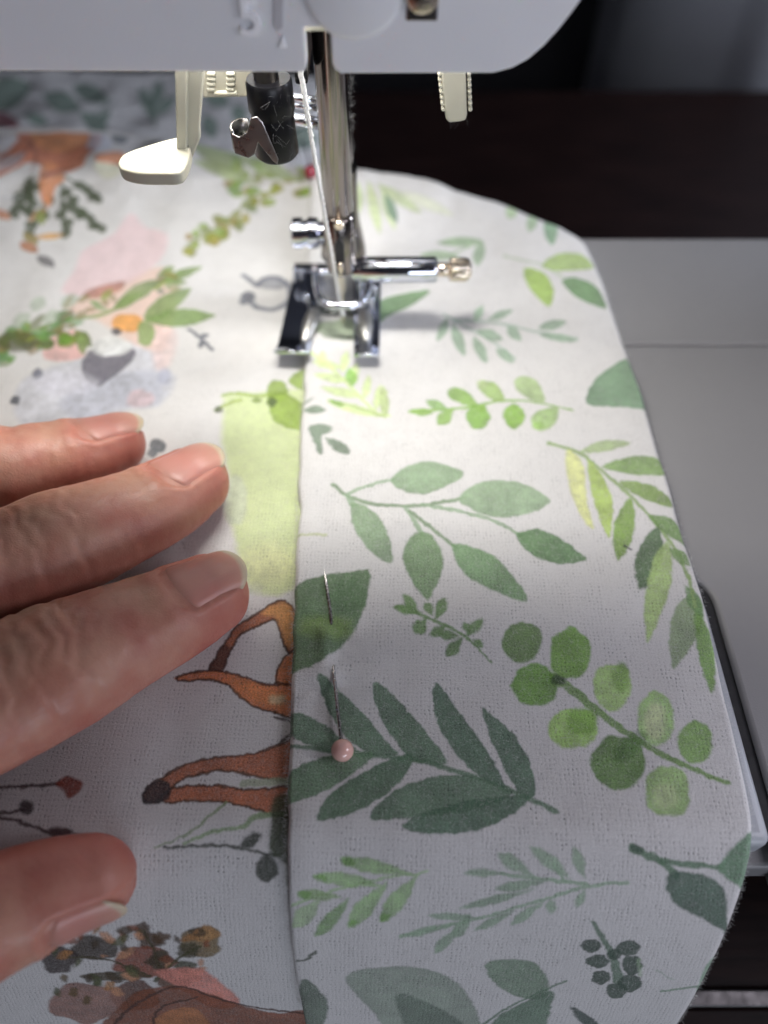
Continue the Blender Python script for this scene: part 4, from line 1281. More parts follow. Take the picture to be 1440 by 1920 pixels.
x5, z5 = fp(450, 62)
me = text_mesh('5', 5.6, .45)
o5 = bpy.data.objects.new('embossed_five', me); COL.objects.link(o5)
me.materials.clear(); me.materials.append(M_MARK)
o5.parent = mach
o5.rotation_euler = (math.pi / 2, 0, 0)
o5.location = Vector((x5, YFACE - .1, z5)) * MM - wloc(mach)
a = [fp(522, 88), fp(538, 88), fp(530, 66)]
MB().prism([(x, YFACE - .3, z) for x, z in a], (0, .35, 0)).build('embossed_arrow', M_MARK, mach, bevel=.1)
a = [fp(512, -30), fp(532, -30), fp(531, 52), fp(520, 58), fp(513, 48)]
MB().prism([(x, YFACE - .2, z) for x, z in a], (0, .22, 0)).build('embossed_guide_line', simple('smoky window plastic', (.50, .49, .51), .4), mach, bevel=.1)

# --- needle bar, presser bar
XN, YN = -8.3, 127.0
MB().cyl((XN, YN, 107), (XN, YN, 23.5), 2.65, .3, 48).build('needle_bar', M_STEEL, mach)
MB().cyl((XN - .2, 137.5, 107), (XN - .2, 137.5, 9), 2.8, .3, 40).build('presser_bar', M_STEEL, mach)
# needle clamp: a split sleeve with long screw barrel to the right
cl = MB()
cl.lathe((XN, YN, 27.0), (0, 0, -1), [(0, 2.7), (.3, 2.95), (11.5, 2.9), (12.0, 2.7)], 40)
clo = cl.build('needle_clamp', M_STEEL, mach)
MB().prism([(XN - .8, YN - 3.3, 16.2), (XN + .9, YN - 3.3, 16.2), (XN + .9, YN - 3.3, 22.5), (XN + .05, YN - 3.3, 24.0), (XN - .8, YN - 3.3, 22.5)], (0, 1.2, 0)).build('clamp_slot_shade', M_DARK, mach, bevel=.15)  # solid dark piece in place of a slot's shade
MB().lathe((XN + .1, YN - 3.6, 19.0), (0, 0, -1), [(0, .2), (.4, .55), (1.6, .5), (2.6, .2)], 16).build('needle_shank', M_NICKEL, mach)
MB().lathe((XN + .2, YN - 2.7, 26.6), (0, -1, 0), [(0, .95), (.7, .95), (1.0, .7), (1.0, .01)], 20).build('clamp_stud', M_NICKEL, mach)
zc = 14.7
MB().lathe((XN + 2.2, YN, zc), (1, 0, 0), [(0, 2.1), (1.2, 2.15), (1.5, 2.45), (15.9, 2.45), (16.4, 2.2), (16.4, .01)], 48).build('clamp_barrel', M_CHROME, mach)
MB().cyl((XN + 18.4, YN, zc), (XN + 21.6, YN, zc), 1.35, .1, 24).build('clamp_screw_neck', M_NICKEL, mach)
# knurled end
V = []; F = []
nk = 48
profk = [(0, 1.9), (.35, 2.25), (3.0, 2.3), (3.8, 2.0), (4.3, 1.3), (4.4, .01)]
k_ = MB()
for d, r in profk:
    for i in range(nk):
        t = 2 * math.pi * i / nk
        q = r * (1 - (.07 if i % 2 and .3 < d < 3.4 else 0))
        V.append((XN + 21.0 + d, YN + q * math.cos(t), zc + q * math.sin(t)))
for i in range(len(profk) - 1):
    for k in range(nk):
        F.append((i * nk + k, i * nk + (k + 1) % nk, (i + 1) * nk + (k + 1) % nk, (i + 1) * nk + k))
F.append(tuple(range(nk - 1, -1, -1)))
mesh('knurled_screw_end', V, F, M_NICKEL, mach, sharp=25)
# the needle
MB().lathe((XN - .2, YN + .2, 15.2), (0.0, .01, -1), [(0, .95), (5.5, .95), (6.6, .55), (12.5, .5), (14.6, .05)], 20).build('needle', M_NEEDLE, mach)

# --- presser foot (a part with its own pieces)
ZS = 1.75
foot = MB()


def sole_pt(px, py, z=ZS):
    p = PZ(px, py, z)
    return p


# sole outline in plan from the photograph; two toes with turned-up fronts
def toe(pl0, pl1, pr0, pr1, n=10):
    """a plate between a left edge (back->front) and a right edge, front curling up"""
    l0, l1 = sole_pt(*pl0), sole_pt(*pl1)
    r0, r1 = sole_pt(*pr0), sole_pt(*pr1)
    V = []; F = []
    th = .9
    for i in range(n + 1):
        t = i / n
        up = max(0, (t - .80) / .20) ** 2 * 2.0
        sh = max(0, (t - .80) / .20) * .6
        for a_, b_ in ((l0, l1), (r0, r1)):
            p = a_ + (b_ - a_) * t
            V.append((p[0], p[1] - sh, p[2] - .3 + up))
            V.append((p[0], p[1] - sh, p[2] + th - .3 + up))
    for i in range(n):
        o = i * 4
        F += [(o, o + 4, o + 6, o + 2), (o + 1, o + 3, o + 7, o + 5), (o, o + 1, o + 5, o + 4), (o + 2, o + 6, o + 7, o + 3)]
    F += [(0, 2, 3, 1), (n * 4, n * 4 + 1, n * 4 + 3, n * 4 + 2)]
    return V, F


V, F = toe((553, 508), (516, 672), (603, 512), (582, 674), 14)
pf = mesh('presser_foot', V, F, M_CHROME, mach, bevel=.18)
V, F = toe((664, 512), (664, 678), (715, 515), (711, 678), 14)
mesh('foot_toe', V, F, M_CHROME, pf, bevel=.18)
# heel plate behind the needle hole
a = [sole_pt(552, 500), sole_pt(714, 500), sole_pt(714, 514), sole_pt(551, 514)]
MB().prism([(p[0], p[1], ZS + .62) for p in a], (0, 0, .35)).build('foot_heel', M_CHROME, pf, bevel=.15)
a = [sole_pt(590, 576), sole_pt(672, 576), sole_pt(672, 590), sole_pt(588, 590)]
MB().prism([(p[0], p[1], ZS) for p in a], (0, 0, .7)).build('foot_bridge', simple('dark foot bridge', (.25, .26, .25), .3, 1.0), pf, bevel=.15)
# upright ears and cross pin, clear-ish springs either side
for x0, x1 in ((590, 606), (672, 690)):
    p0 = sole_pt(x0, 560); p1 = sole_pt(x1, 560)
    MB().prism([(p0[0], p0[1] - 2.5, ZS + .9), (p0[0], p0[1] + 3.5, ZS + .9), (p0[0], p0[1] + 3.0, ZS + 6.5), (p0[0], p0[1] + .5, ZS + 7.5), (p0[0], p0[1] - 2.0, ZS + 5.5)], (.9, 0, 0)).build('foot_ear', M_CHROME, pf, bevel=.25, seg=3)
# raised guide rails on the toes
for (ax, ay), (bx, by) in (((590, 585), (570, 640)), ((682, 585), (686, 640))):
    p0 = sole_pt(ax, ay, ZS + 1.4); p1 = sole_pt(bx, by, ZS + 1.2)
    L = [p0 + (p1 - p0) * t for t in np.linspace(0, 1, 8)]
    MB().tube(L, [1.3, 1.5, 1.6, 1.6, 1.5, 1.35, 1.1, .5], 16).build('foot_rail', simple('dull spring steel', (.5, .49, .46), .35, 1.0, bump=.3), pf)
# thin cross groove bar on the right toe, and the two front edge screws
for (x, y) in ((553, 503), (565, 506), (592, 510), (602, 508), (680, 508), (688, 556), (575, 553), (703, 538), (696, 560)):
    p = sole_pt(x, y, ZS + 4.5)
    MB().lathe((p[0], p[1], p[2] - 3.6), (0, 0, 1), [(0, .55), (3.3, .55), (3.8, .4), (4.0, .01)], 14).build('foot_rivet', M_CHROME, pf)
# ankle frame: rounded rectangular ring
ring = [(596, 512), (640, 509), (684, 512), (690, 530), (688, 552), (674, 570), (640, 573), (612, 570), (598, 553), (594, 530)]
P3 = catmull([PZ(x, y, 9.4) for x, y in ring], 6, True)
MB().tube(P3, .78, 14, closed=True).build('ankle_ring', M_CHROME, mach)
# the ankle itself, a shoulder that narrows toward the bar
V = []; F = []
secs = [(10.8, 4.3, 2.6, 136.8), (12.2, 4.6, 3.2, 136.0), (14.5, 4.3, 3.4, 136.5), (17.5, 3.6, 3.4, 137.2), (20, 3.2, 3.3, 137.5), (30, 3.15, 3.25, 137.5)]
nn_ = 32
for z, a_, b_, yc in secs:
    for k in range(nn_):
        t = 2 * math.pi * k / nn_
        c_, s_ = math.cos(t), math.sin(t)
        q = 1 / ((abs(c_) ** 3.4 + abs(s_) ** 3.4) ** (1 / 3.4))
        V.append((XN + a_ * q * c_, yc + b_ * q * s_, z))
for i in range(len(secs) - 1):
    for k in range(nn_):
        F.append((i * nn_ + k, i * nn_ + (k + 1) % nn_, (i + 1) * nn_ + (k + 1) % nn_, (i + 1) * nn_ + k))
F.append(tuple(range(nn_ - 1, -1, -1))); F.append(tuple((len(secs) - 1) * nn_ + k for k in range(nn_)))
mesh('foot_ankle', V, F, M_STEEL, mach)
# thumb screw on the left of the ankle
p = PY(545, 437, 137.0)
MB().lathe((p[0] + .2, 137.0, p[2]), (1, 0, 0), [(0, .01), (0, 2.4), (.35, 2.9), (2.2, 3.0), (2.4, 2.5), (3.2, 2.5), (3.4, 3.0), (5.4, 2.9), (5.7, 2.2), (7.5, 2.2)], 40).build('thumb_screw', M_CHROME, mach)

# --- needle threader holder (black) on its rod
p = PY(503, 146, 118)
XH = p[0]
ztop = p[2]; zlow = PY(505, 290, 118)[2]
MB().cyl((XH - .3, 118, 99), (XH - .3, 118, ztop - 1), 1.85, .1, 32).build('threader_rod', M_STEEL, mach)
hold = MB().lathe((XH, 118, ztop), (0, 0, -1), [(0, 2.4), (.0, 3.2), (.5, 3.45), (4.4, 3.5), (4.9, 3.2), (5.4, 3.25), (ztop - zlow - .6, 3.5), (ztop - zlow, 3.0), (ztop - zlow, .01)], 40).build('threader_holder', M_BLACK, mach)
# bent metal guide: cup and V
def plate(pix, Y, th, name, mat, bevel=.12, dY=None):
    pts = []
    for i, (x, y) in enumerate(pix):
        yy = Y if dY is None else Y + dY[i]
        pts.append(tuple(PY(x, y, yy)))
    return MB().prism(pts, (0, th, 0)).build(name, mat, mach, bevel=bevel)


M_GUIDE = simple('grey spring steel', (.26, .25, .245), .3, 1.0, var=.1)
g = plate([(470, 222), (482, 219), (492, 230), (522, 300), (520, 309), (512, 303), (484, 268), (478, 290), (466, 297), (440, 288), (434, 250), (448, 258), (462, 250)], 112.5, .35, 'threader_hook', M_GUIDE)
cup = MB()
cpts = [PY(x, y, yy) for x, y, yy in ((434, 246, 112.6), (430, 236, 113.4), (437, 226, 114.6), (452, 221, 115.8), (466, 222, 116))]
c2 = catmull(cpts, 6)
V = []; F = []
for i, q in enumerate(c2):
    V += [q, q + np.array([0, 0, -3.2])]
    if i:
        F.append((2 * i - 2, 2 * i, 2 * i + 1, 2 * i - 1))
cu = mesh('threader_cup', V, F, M_GUIDE, mach)
so = cu.modifiers.new('thick', 'SOLIDIFY'); so.thickness = .35 * MM
# small chrome parts behind the thread
for (x0, y0, x1, y1, rr2) in ((548, 182, 598, 190, .7), (548, 195, 600, 205, .55), (550, 222, 598, 232, 1.0)):
    MB().cyl(PY(x0, y0, 131), PY(x1, y1, 131), rr2, .1, 16).build('thread_guide_bar', M_CHROME, mach)
MB().box(XH + 3.5, XN - 3.2, 121, 134, PY(560, 160, 121)[2], 75).build('bar_bracket', M_BLACK, mach, bevel=.4)

# --- buttonhole / threader lever: cream post with a flat finger plate
YL = 108.0
pl = lambda x, y, Y=YL: PY(x, y, Y)
post = MB().prism([pl(327, 100), pl(352, 100), pl(350, 286), pl(331, 282)], (0, 2.2, 0)).build('lever_post', M_CREAM, mach, bevel=.3, seg=3)
MB().prism([pl(352, 100, 109), pl(385, 100, 109), pl(374, 240, 109), pl(375, 262, 109), pl(352, 318, 109), pl(346, 290, 109)], (0, 1.6, 0)).build('lever_web', M_CREAM, mach, bevel=.3, seg=3)
zpl = 49.5
top = [(222, 300), (232, 288), (262, 276), (330, 257), (352, 262), (356, 285), (345, 314), (330, 324), (300, 325), (260, 324), (232, 318), (222, 310)]
tp = [PZ(x, y, zpl) for x, y in catmull(top, 4, True)]
MB().prism(tp, (0, 0, -1.9)).build('lever_plate', M_CREAM, mach, bevel=.35, seg=4)
# the ribbed cream piece behind it
rb = MB().prism([PY(x, y, 126) for x, y in ((378, 100), (475, 100), (470, 182), (380, 184))], (0, 2.5, 0)).build('ribbed_slide', M_CREAM, mach, bevel=.25)
for x in (397, 433):
    for k in range(4):
        q = PY(x + 2 * k * 0, 138 + 9.5 * k, 126)
        MB().lathe((q[0] - .7, 125.9, q[2]), (1, 0, 0), [(0, .25), (.15, .38), (1.15, .38), (1.3, .25)], 10).build('slide_rib', M_CREAM, rb)
q = PY(402, 174, 126); q2 = PY(444, 172, 126)
MB().cyl((q[0], 125.9, q[2]), (q2[0], 125.9, q[2]), .4, .1, 10).build('slide_rib', M_CREAM, rb)
# white toothed tab to the right
tb = MB().prism([PY(x, y, 122) for x, y in ((826, 80), (872, 80), (876, 214), (874, 226), (862, 229), (842, 231), (836, 224), (828, 160))], (0, 1.6, 0)).build('toothed_tab', M_CREAM, mach, bevel=.35, seg=3)
for k in range(7):
    for s_, x in ((-1, 824), (1, 879)):
        q = PY(x + (k * 1.2 if s_ < 0 else .4 * k), 136 + 11 * k, 122.8)
        MB().lathe((q[0], 122.1, q[2]), (0, 1, 0), [(0, .2), (.2, .34), (1.0, .34), (1.2, .2)], 10).build('tab_tooth', M_CREAM, tb)

# lint caught on the black holder, the bars and the tab
roots = []; dirs = []; lens = []
for i in range(70):
    a = rg.uniform(-.3, math.pi + .5); z = rg.uniform(zlow - .2, ztop)
    x = XH + 3.5 * math.cos(a); y = 118 - 3.5 * math.sin(a)
    if rg.random() < .7: x = XH + abs(x - XH)
    roots.append((x, y, z)); dirs.append((math.cos(a) * .5 + rg.normal() * .6, -math.sin(a) * .5 + rg.normal() * .5, rg.normal() * .8)); lens.append(rg.uniform(.5, 2.4))
for i in range(160):
    z = rg.uniform(38, 56)
    roots.append((XN + 2.8 + rg.normal() * .15, YN + 1 + rg.normal() * 2, z)); dirs.append((1, rg.normal() * .5, rg.normal())); lens.append(rg.uniform(.3, 1.2))
q = PY(858, 231, 122)
for i in range(9):
    roots.append((q[0] + rg.uniform(-1.6, 1.6), 122.5, q[2] + .3)); dirs.append((rg.normal() * .6, rg.normal() * .4, -1)); lens.append(rg.uniform(.6, 1.8))
for i in range(60):
    roots.append((rg.uniform(XH + 3, XN - 3), 121 + rg.normal() * .3, rg.uniform(44, 56))); dirs.append((rg.normal(), -.3, rg.normal())); lens.append(rg.uniform(.8, 3))
fibres('lint', roots, dirs, lens, .011, M_LINT, mach, nseg=4, seed=3)

# ------------------------------------------------------------------ the thread
A0 = np.array(PY(556, 95, 114)); A0b = np.array(PY(563, 132, 114.5)); A1 = np.array(PY(594, 320, 120)); A2 = np.array(PY(626, 500, 123.5)); A3 = np.array([XN - .3, YN - 1.2, 5.2]); A4 = np.array([XN - .2, YN + .2, 4.6])
path = catmull([A0, A0b, A1, A2, A3, A4], 40)
th = thing('sewing_thread', 'white thread running down beside the needle bar to the needle', 'thread', tuple(A4))
for ph in (0, math.pi * 2 / 3, math.pi * 4 / 3):
    L = np.concatenate([[0], np.cumsum(np.linalg.norm(np.diff(path, axis=0), axis=1))])
    Q = path + .2 * np.stack([np.cos(L * 5.2 + ph), np.sin(L * 5.2 + ph), 0 * L], 1)
    MB().tube(Q, .25, 7).build('thread_ply', M_THREAD, th)
roots = []; dirs = []; lens = []
for i in range(260):
    q = path[rg.integers(20, len(path) - 3)]
    roots.append(q); dirs.append((rg.normal(), rg.normal() * .6, rg.normal() * .8)); lens.append(rg.uniform(.25, .8))
fibres('thread_fuzz', roots, dirs, lens, .015, M_THREAD, th, seed=8)

# ------------------------------------------------------------------ pins
def zb_(x, y):
    Xv = np.array([x]); a_, b2 = float(xhem(y)), float(xright(y))
    return float(zf(x, y)) + .05 + bprof(Xv, y, a_, b2)[1][0]


def hit(px, py, up=0.):
    z = 1.4
    for _ in range(6):
        p = PZ(px, py, z + up)
        z = zb_(p[0], p[1])
    return PZ(px, py, z + up)


pin = thing('pearl_pin', 'dressmaking pin with a pale pink pearl head, stuck through the leaf-print border', 'pin', tuple(hit(642, 1407)))
tip = hit(608, 1066, .55); ex = hit(620, 1150, .05); en = hit(626, 1262, .05); hd = hit(641, 1400, .9)
mid1 = (tip + ex) / 2 + np.array([0, 0, .12])
below = (ex + en) / 2 - np.array([0, 0, 1.1])
path = catmull([tip, mid1, ex, ex + (en - ex) * .15 - np.array([0, 0, .35]), below, en + (ex - en) * .15 - np.array([0, 0, .35]), en, (en + hd) / 2 + np.array([0, 0, .25]), hd], 8)
R = np.full(len(path), .26); R[:6] = np.linspace(.03, .26, 6)
MB().tube(path, R, 16).build('pin_shaft', M_PIN, pin)
V = []; F = []
hc = PZ(642, 1407, hd[2] + .5)
pr_ = [(1.55 * (1 - math.cos(math.pi * i / 18)), max(.01, 1.58 * math.sin(math.pi * i / 18))) for i in range(19)]
MB().lathe(tuple(hc + np.array([0, 1.55, 0])), (0, -1, 0), pr_, 36).build('pin_head', M_PEARL, pin, sharp=180)
pin2p = PZ(583, 322, 2.2)
pin2 = thing('red_pin', 'dark red pin head half hidden behind the thread and needle bar', 'pin', tuple(pin2p))
pr_ = [(1.75 * (1 - math.cos(math.pi * i / 16)), max(.01, 1.75 * math.sin(math.pi * i / 16))) for i in range(17)]
MB().lathe(tuple(pin2p + np.array([0, 1.75, 0])), (0, -1, 0), pr_, 30).build('pin_head', M_REDPEARL, pin2, sharp=180)
MB().cyl(tuple(pin2p + np.array([0, 1.5, 0])), tuple(pin2p + np.array([-3, 18, -1.8])), .28, .05, 10).build('pin_shaft', M_PIN, pin2)

# ------------------------------------------------------------------ the hand
def smoothstep(a, b, x):
    t = np.clip((x - a) / (b - a), 0, 1)
    return t * t * (3 - 2 * t)


class Finger:
    """spine from tip to knuckle, radii, and an 'up' (back-of-finger) direction"""
    def __init__(s, pts, rw, rh, up):
        P = catmull(pts, 24)
        s.L = np.concatenate([[0], np.cumsum(np.linalg.norm(np.diff(P, axis=0), axis=1))])
        s.P = P
        s.T = np.gradient(P, axis=0); s.T /= np.linalg.norm(s.T, axis=1)[:, None]
        up = np.array(up, float)
        s.U = up[None, :] - s.T * (s.T @ up)[:, None]
        s.U /= np.linalg.norm(s.U, axis=1)[:, None]
        s.S = np.cross(s.T, s.U)
        s.rw = rw; s.rh = rh
        # P[0] is the centre of the end; the flesh reaches rw(0) further
    def at(s, L):
        q = lambda A: np.array([np.interp(L, s.L, A[:, k]) for k in range(3)])
        return q(s.P), q(s.T), q(s.U), q(s.S)
    def rad(s, L):
        return np.interp(L, s.rw[0], s.rw[1]), np.interp(L, s.rh[0], s.rh[1])
    def mesh(s, n=40):
        V = []; F = []
        Ls = np.linspace(0, s.L[-1], 60)
        rings = []
        w0, h0 = s.rad(0)
        p, t, u, v = s.at(0)
        for k in range(1, 11):      # rounded end
            a = math.pi / 2 * k / 10
            rings.append((p - t * w0 * .95 * math.cos(a), u, v, w0 * math.sin(a), h0 * math.sin(a)))
        for L in Ls[1:]:
            p, t, u, v = s.at(L); a, b = s.rad(L)
            rings.append((p, u, v, a, b))
        for p, u, v, a, b in rings:
            for k in range(n):
                t = 2 * math.pi * k / n
                c_, s_ = math.cos(t), math.sin(t)
                e = 2.25
                q = 1 / ((abs(c_) ** e + abs(s_) ** e) ** (1 / e))
                V.append(p + v * a * c_ * q + u * b * s_ * q)
        for i in range(len(rings) - 1):
            for k in range(n):
                F.append((i * n + k, (i + 1) * n + k, (i + 1) * n + (k + 1) % n, i * n + (k + 1) % n))
        F.append(tuple(range(n))); F.append(tuple((len(rings) - 1) * n + k for k in range(n - 1, -1, -1)))
        return V, F


def mk(px, z, base, up, rw, rh):
    pts = [PZ(x, y, zz) for (x, y), zz in zip(px, z)]
    return Finger(np.array(pts + [np.array(b, float) for b in base]), rw, rh, up)


RWI = ([0, 5, 14, 22, 30, 45, 90], [6.3, 7.2, 8.0, 8.9, 9.0, 9.2, 10])
RHI = ([0, 5, 14, 22, 30, 45, 90], [5.2, 5.8, 6.8, 7.6, 7.6, 8.2, 10])
sc_ = lambda R, f: (R[0], [x * f for x in R[1]])
index = mk([(392, 1112), (300, 1160), (200, 1207), (100, 1256), (0, 1304)], [6.4, 7.6, 8.8, 9.8, 11], [(-68, 28, 16), (-92, 12, 26), (-104, 4, 30)], (-.05, .10, 1), ([0, 5, 14, 22, 30, 45, 90], [6.3, 7.2, 8.3, 9.5, 9.8, 9.8, 10]), RHI)
middle = mk([(362, 900), (290, 946), (200, 986), (110, 1022), (0, 1062)], [6.4, 7.6, 8.6, 9.6, 11], [(-76, 53, 17), (-104, 36, 28), (-116, 29, 32)], (0, .22, 1), sc_(RWI, .98), RHI)
ring = mk([(214, 828), (150, 848), (60, 868), (0, 880)], [6.0, 7.4, 8.6, 9.5], [(-86, 78, 15), (-112, 62, 28), (-124, 54, 31)], (0, .25, 1), sc_(RWI, .88), sc_(RHI, .92))
pinky = Finger(np.array([(-84, 98, 5.5), (-94, 92, 8), (-106, 86, 14), (-120, 76, 24), (-128, 70, 28)], float), sc_(RWI, .78), sc_(RHI, .8), (0, .2, 1))
RWT = ([0, 6, 14, 22, 36, 60], [5.4, 6.3, 7.3, 8.6, 10.2, 14])
RHT = ([0, 6, 14, 22, 36, 60], [5.2, 6.2, 7.4, 8.8, 11, 14])
thumb = mk([(178, 1652), (110, 1672), (0, 1712)], [2.6, 3.6, 5.0], [(-60, 8, 10), (-80, -4, 16), (-104, -12, 24)], (.1, -.96, .14), RWT, RHT)

FING = [index, middle, ring, pinky, thumb]
mb = MB()
for f in FING:
    V, F = f.mesh(); mb.add(V, F)
# palm and wrist: broad overlapping masses
def blobtube(P, R, n=28):
    mb.tube(catmull(P, 8), np.interp(np.linspace(0, 1, (len(P) - 1) * 8 + 1), np.linspace(0, 1, len(R)), R), n)
WR = (-172, -8, 34)
blobtube([(-98, 9, 27), (-130, 0, 32), WR], [10, 13, 19])
blobtube([(-110, 33, 29), (-138, 16, 33), WR], [10.5, 14, 20])
blobtube([(-118, 58, 28), (-142, 30, 32), WR], [10, 13, 20])
blobtube([(-122, 74, 26), (-146, 42, 30), WR], [9.5, 12, 18])
blobtube([(-86, -3, 18), (-120, -14, 26), WR], [11, 15, 20])
blobtube([WR, (-215, -26, 38), (-260, -46, 44)], [21, 21, 24])
hraw = mesh('person_hand_raw', mb.V, mb.F, None)
rm = hraw.modifiers.new('r', 'REMESH'); rm.mode = 'VOXEL'; rm.voxel_size = .42 * MM; rm.use_smooth_shade = True
smo = hraw.modifiers.new('s', 'SMOOTH'); smo.factor = .5; smo.iterations = 7
dg = bpy.context.evaluated_depsgraph_get()
hme = bpy.data.meshes.new_from_object(hraw.evaluated_get(dg))
off = np.array(hraw.location)
nv = len(hme.vertices)
co = np.empty(nv * 3, np.float32); hme.vertices.foreach_get('co', co); co = co.reshape(-1, 3).astype(float)
no = np.empty(nv * 3, np.float32); hme.vertices.foreach_get('normal', no); no = no.reshape(-1, 3).astype(float)
W = (co + off) / MM
bpy.data.objects.remove(hraw)

NAILS = {}


def nail_spec(f, L0, L1, half, tip_out):
    return dict(f=f, L0=L0, L1=L1, half=half, out=tip_out)


nspecs = [nail_spec(index, 6.4, -6.0, .88, .15), nail_spec(middle, 7.0, -6.0, .86, .15), nail_spec(ring, 6.4, -5.5, .86, .1), nail_spec(pinky, 6.0, -5.0, .9, .4), nail_spec(thumb, 6.6, -3.6, .74, -.3)]
creases = {0: [(13.5, .16, .5, .5), (19.5, .40, .7, .8), (21.9, .34, .55, -.6), (24.2, .45, .7, .5), (26.8, .32, .6, -.4), (29.5, .38, .7, .6), (32.5, .22, .6, 0), (36, .2, .7, .3), (55, .5, 1, 0)],
           1: [(20.5, .28, .6, .5), (23.0, .36, .6, -.4), (25.6, .36, .65, .7), (28.4, .3, .6, -.2), (31.5, .3, .7, .4), (55, .5, 1, 0)],
           2: [(19.0, .2, .6, .3), (22, .22, .6, -.3), (25, .22, .6, .2)],
           3: [(17, .3, .6, 0), (20, .3, .6, .3)],
           4: [(24, .4, .8, 0), (27, .35, .8, .3), (30, .3, .8, 0)]}
disp = np.zeros(nv)
tone = np.zeros((nv, 2))          # x: redness near tips, y: paleness on knuckles
best = np.full(nv, 1e9)
for fi, f in enumerate(FING):
    # local coordinates on the spine
    sel = np.where(np.min(np.linalg.norm(W[:, None, :] - f.P[None, ::6, :], axis=2), axis=1) < 17)[0]
    Q = W[sel]
    d = np.linalg.norm(Q[:, None, :] - f.P[None, :, :], axis=2)
    k = np.argmin(d, axis=1)
    rel = Q - f.P[k]
    L = f.L[k] + np.einsum('ij,ij->i', rel, f.T[k])
    lat = np.einsum('ij,ij->i', rel, f.S[k]); upc = np.einsum('ij,ij->i', rel, f.U[k])
    dd = d[np.arange(len(k)), k]
    w_, h_ = f.rad(np.clip(L, 0, 200))
    ang = np.arctan2(lat, upc)                       # 0 = back of the finger
    own = dd < best[sel]
    best[sel] = np.where(own, dd, best[sel])
    dz = np.zeros(len(sel))
    dors = smoothstep(1.9, .9, np.abs(ang))
    wob = .9 * pnoise(lat, L * .3 + fi * 40, 3.2, 41) + .5 * pnoise(lat, L * .5 + fi * 30, 1.4, 42)
    for (L0, dep, wd, cv) in creases[fi]:
        x = L - L0 - wob - cv * (lat / 5) ** 2
        br = .55 + .45 * pnoise(lat + L0 * 3, L * 0 + L0, 3.0, 43)
        dz -= .78 * dep * dors * br * np.exp(-(x / wd) ** 2)
        dz += dep * .3 * dors * br * np.exp(-((x - 1.1) / .8) ** 2)
    # knuckle swelling, pad bulge
    dz += .35 * np.exp(-((L - 25) / 5) ** 2) * dors
    # soft pad under the tip
    dz += .5 * np.exp(-((L - 2) / 6) ** 2) * smoothstep(1.4, 2.4, np.abs(ang))
    # nail bed: flatten the skin below the nail, raise the folds around it
    ns = nspecs[fi]
    u = (L - ns['L1']) / (ns['L0'] - ns['L1'])
    a = np.abs(ang) / ns['half']
    uu = np.clip(u, 0, 1)
    width = 1 - .35 * np.clip((uu - .78) / .22, 0, 1) ** 2
    inside = smoothstep(1.06, .92, a / width) * smoothstep(1.04, .96, u)
    dz -= .38 * inside
    rim = np.exp(-((a / width - 1.14) / .12) ** 2) * smoothstep(1.2, .95, u) * smoothstep(.05, .3, u) + np.exp(-((u - 1.10) / .07) ** 2) * smoothstep(1.1, .9, a)
    dz += .17 * rim
    dz += .05 * pnoise(lat, L, 1.2, 45)
    disp[sel] = np.where(own, dz, disp[sel])
    tone[sel, 0] = np.where(own, smoothstep(12, -2, L) * .6 + .5 * smoothstep(1.0, 2.2, np.abs(ang)), tone[sel, 0])
    tone[sel, 1] = np.where(own, dors * (np.exp(-((L - 25) / 7) ** 2) * .5 + .5 * np.exp(-((L - 9.5) / 2.0) ** 2)), tone[sel, 1])
co2 = co + no * (disp * MM)[:, None]
hme.vertices.foreach_set('co', co2.astype(np.float32).ravel())
hme.update()
ca = hme.color_attributes.new('tone', 'FLOAT_COLOR', 'POINT')
buf = np.ones((nv, 4), np.float32); buf[:, 0] = np.clip(tone[:, 0], 0, 1); buf[:, 1] = np.clip(tone[:, 1], 0, 1); buf[:, 2] = 0
ca.data.foreach_set('color', buf.ravel())
hme.polygons.foreach_set('use_smooth', [True] * len(hme.polygons))
hme.name = 'person_hand'

M_SKIN, nt, p = mat_base('skin')
L_ = nt.links.new
tc = node(nt, 'ShaderNodeTexCoord')
at = node(nt, 'ShaderNodeAttribute', attribute_name='tone')
spx = node(nt, 'ShaderNodeSeparateColor'); L_(at.outputs['Color'], spx.inputs[0])
n1 = node(nt, 'ShaderNodeTexNoise', i_Scale=170.0, i_Detail=5.0); L_(tc.outputs['Object'], n1.inputs['Vector'])
n2 = node(nt, 'ShaderNodeTexNoise', i_Scale=900.0, i_Detail=4.0); L_(tc.outputs['Object'], n2.inputs['Vector'])
c0 = node(nt, 'ShaderNodeMix', data_type='RGBA'); c0.inputs[6].default_value = (.53, .275, .20, 1); c0.inputs[7].default_value = (.44, .165, .122, 1)
mrn = node(nt, 'ShaderNodeMapRange'); mrn.inputs[1].default_value = .35; mrn.inputs[2].default_value = .65; L_(n1.outputs['Fac'], mrn.inputs[0]); L_(mrn.outputs[0], c0.inputs[0])
c1 = node(nt, 'ShaderNodeMix', data_type='RGBA'); c1.inputs[7].default_value = (.46, .135, .105, 1); L_(c0.outputs[2], c1.inputs[6])
mu = node(nt, 'ShaderNodeMath', operation='MULTIPLY'); mu.inputs[1].default_value = .75; L_(spx.outputs[0], mu.inputs[0]); L_(mu.outputs[0], c1.inputs[0])
c2_ = node(nt, 'ShaderNodeMix', data_type='RGBA'); c2_.inputs[7].default_value = (.53, .315, .205, 1); L_(c1.outputs[2], c2_.inputs[6])
mu2 = node(nt, 'ShaderNodeMath', operation='MULTIPLY'); mu2.inputs[1].default_value = .55; L_(spx.outputs[1], mu2.inputs[0]); L_(mu2.outputs[0], c2_.inputs[0])
c3 = node(nt, 'ShaderNodeMix', data_type='RGBA', blend_type='MULTIPLY'); c3.inputs[0].default_value = .25
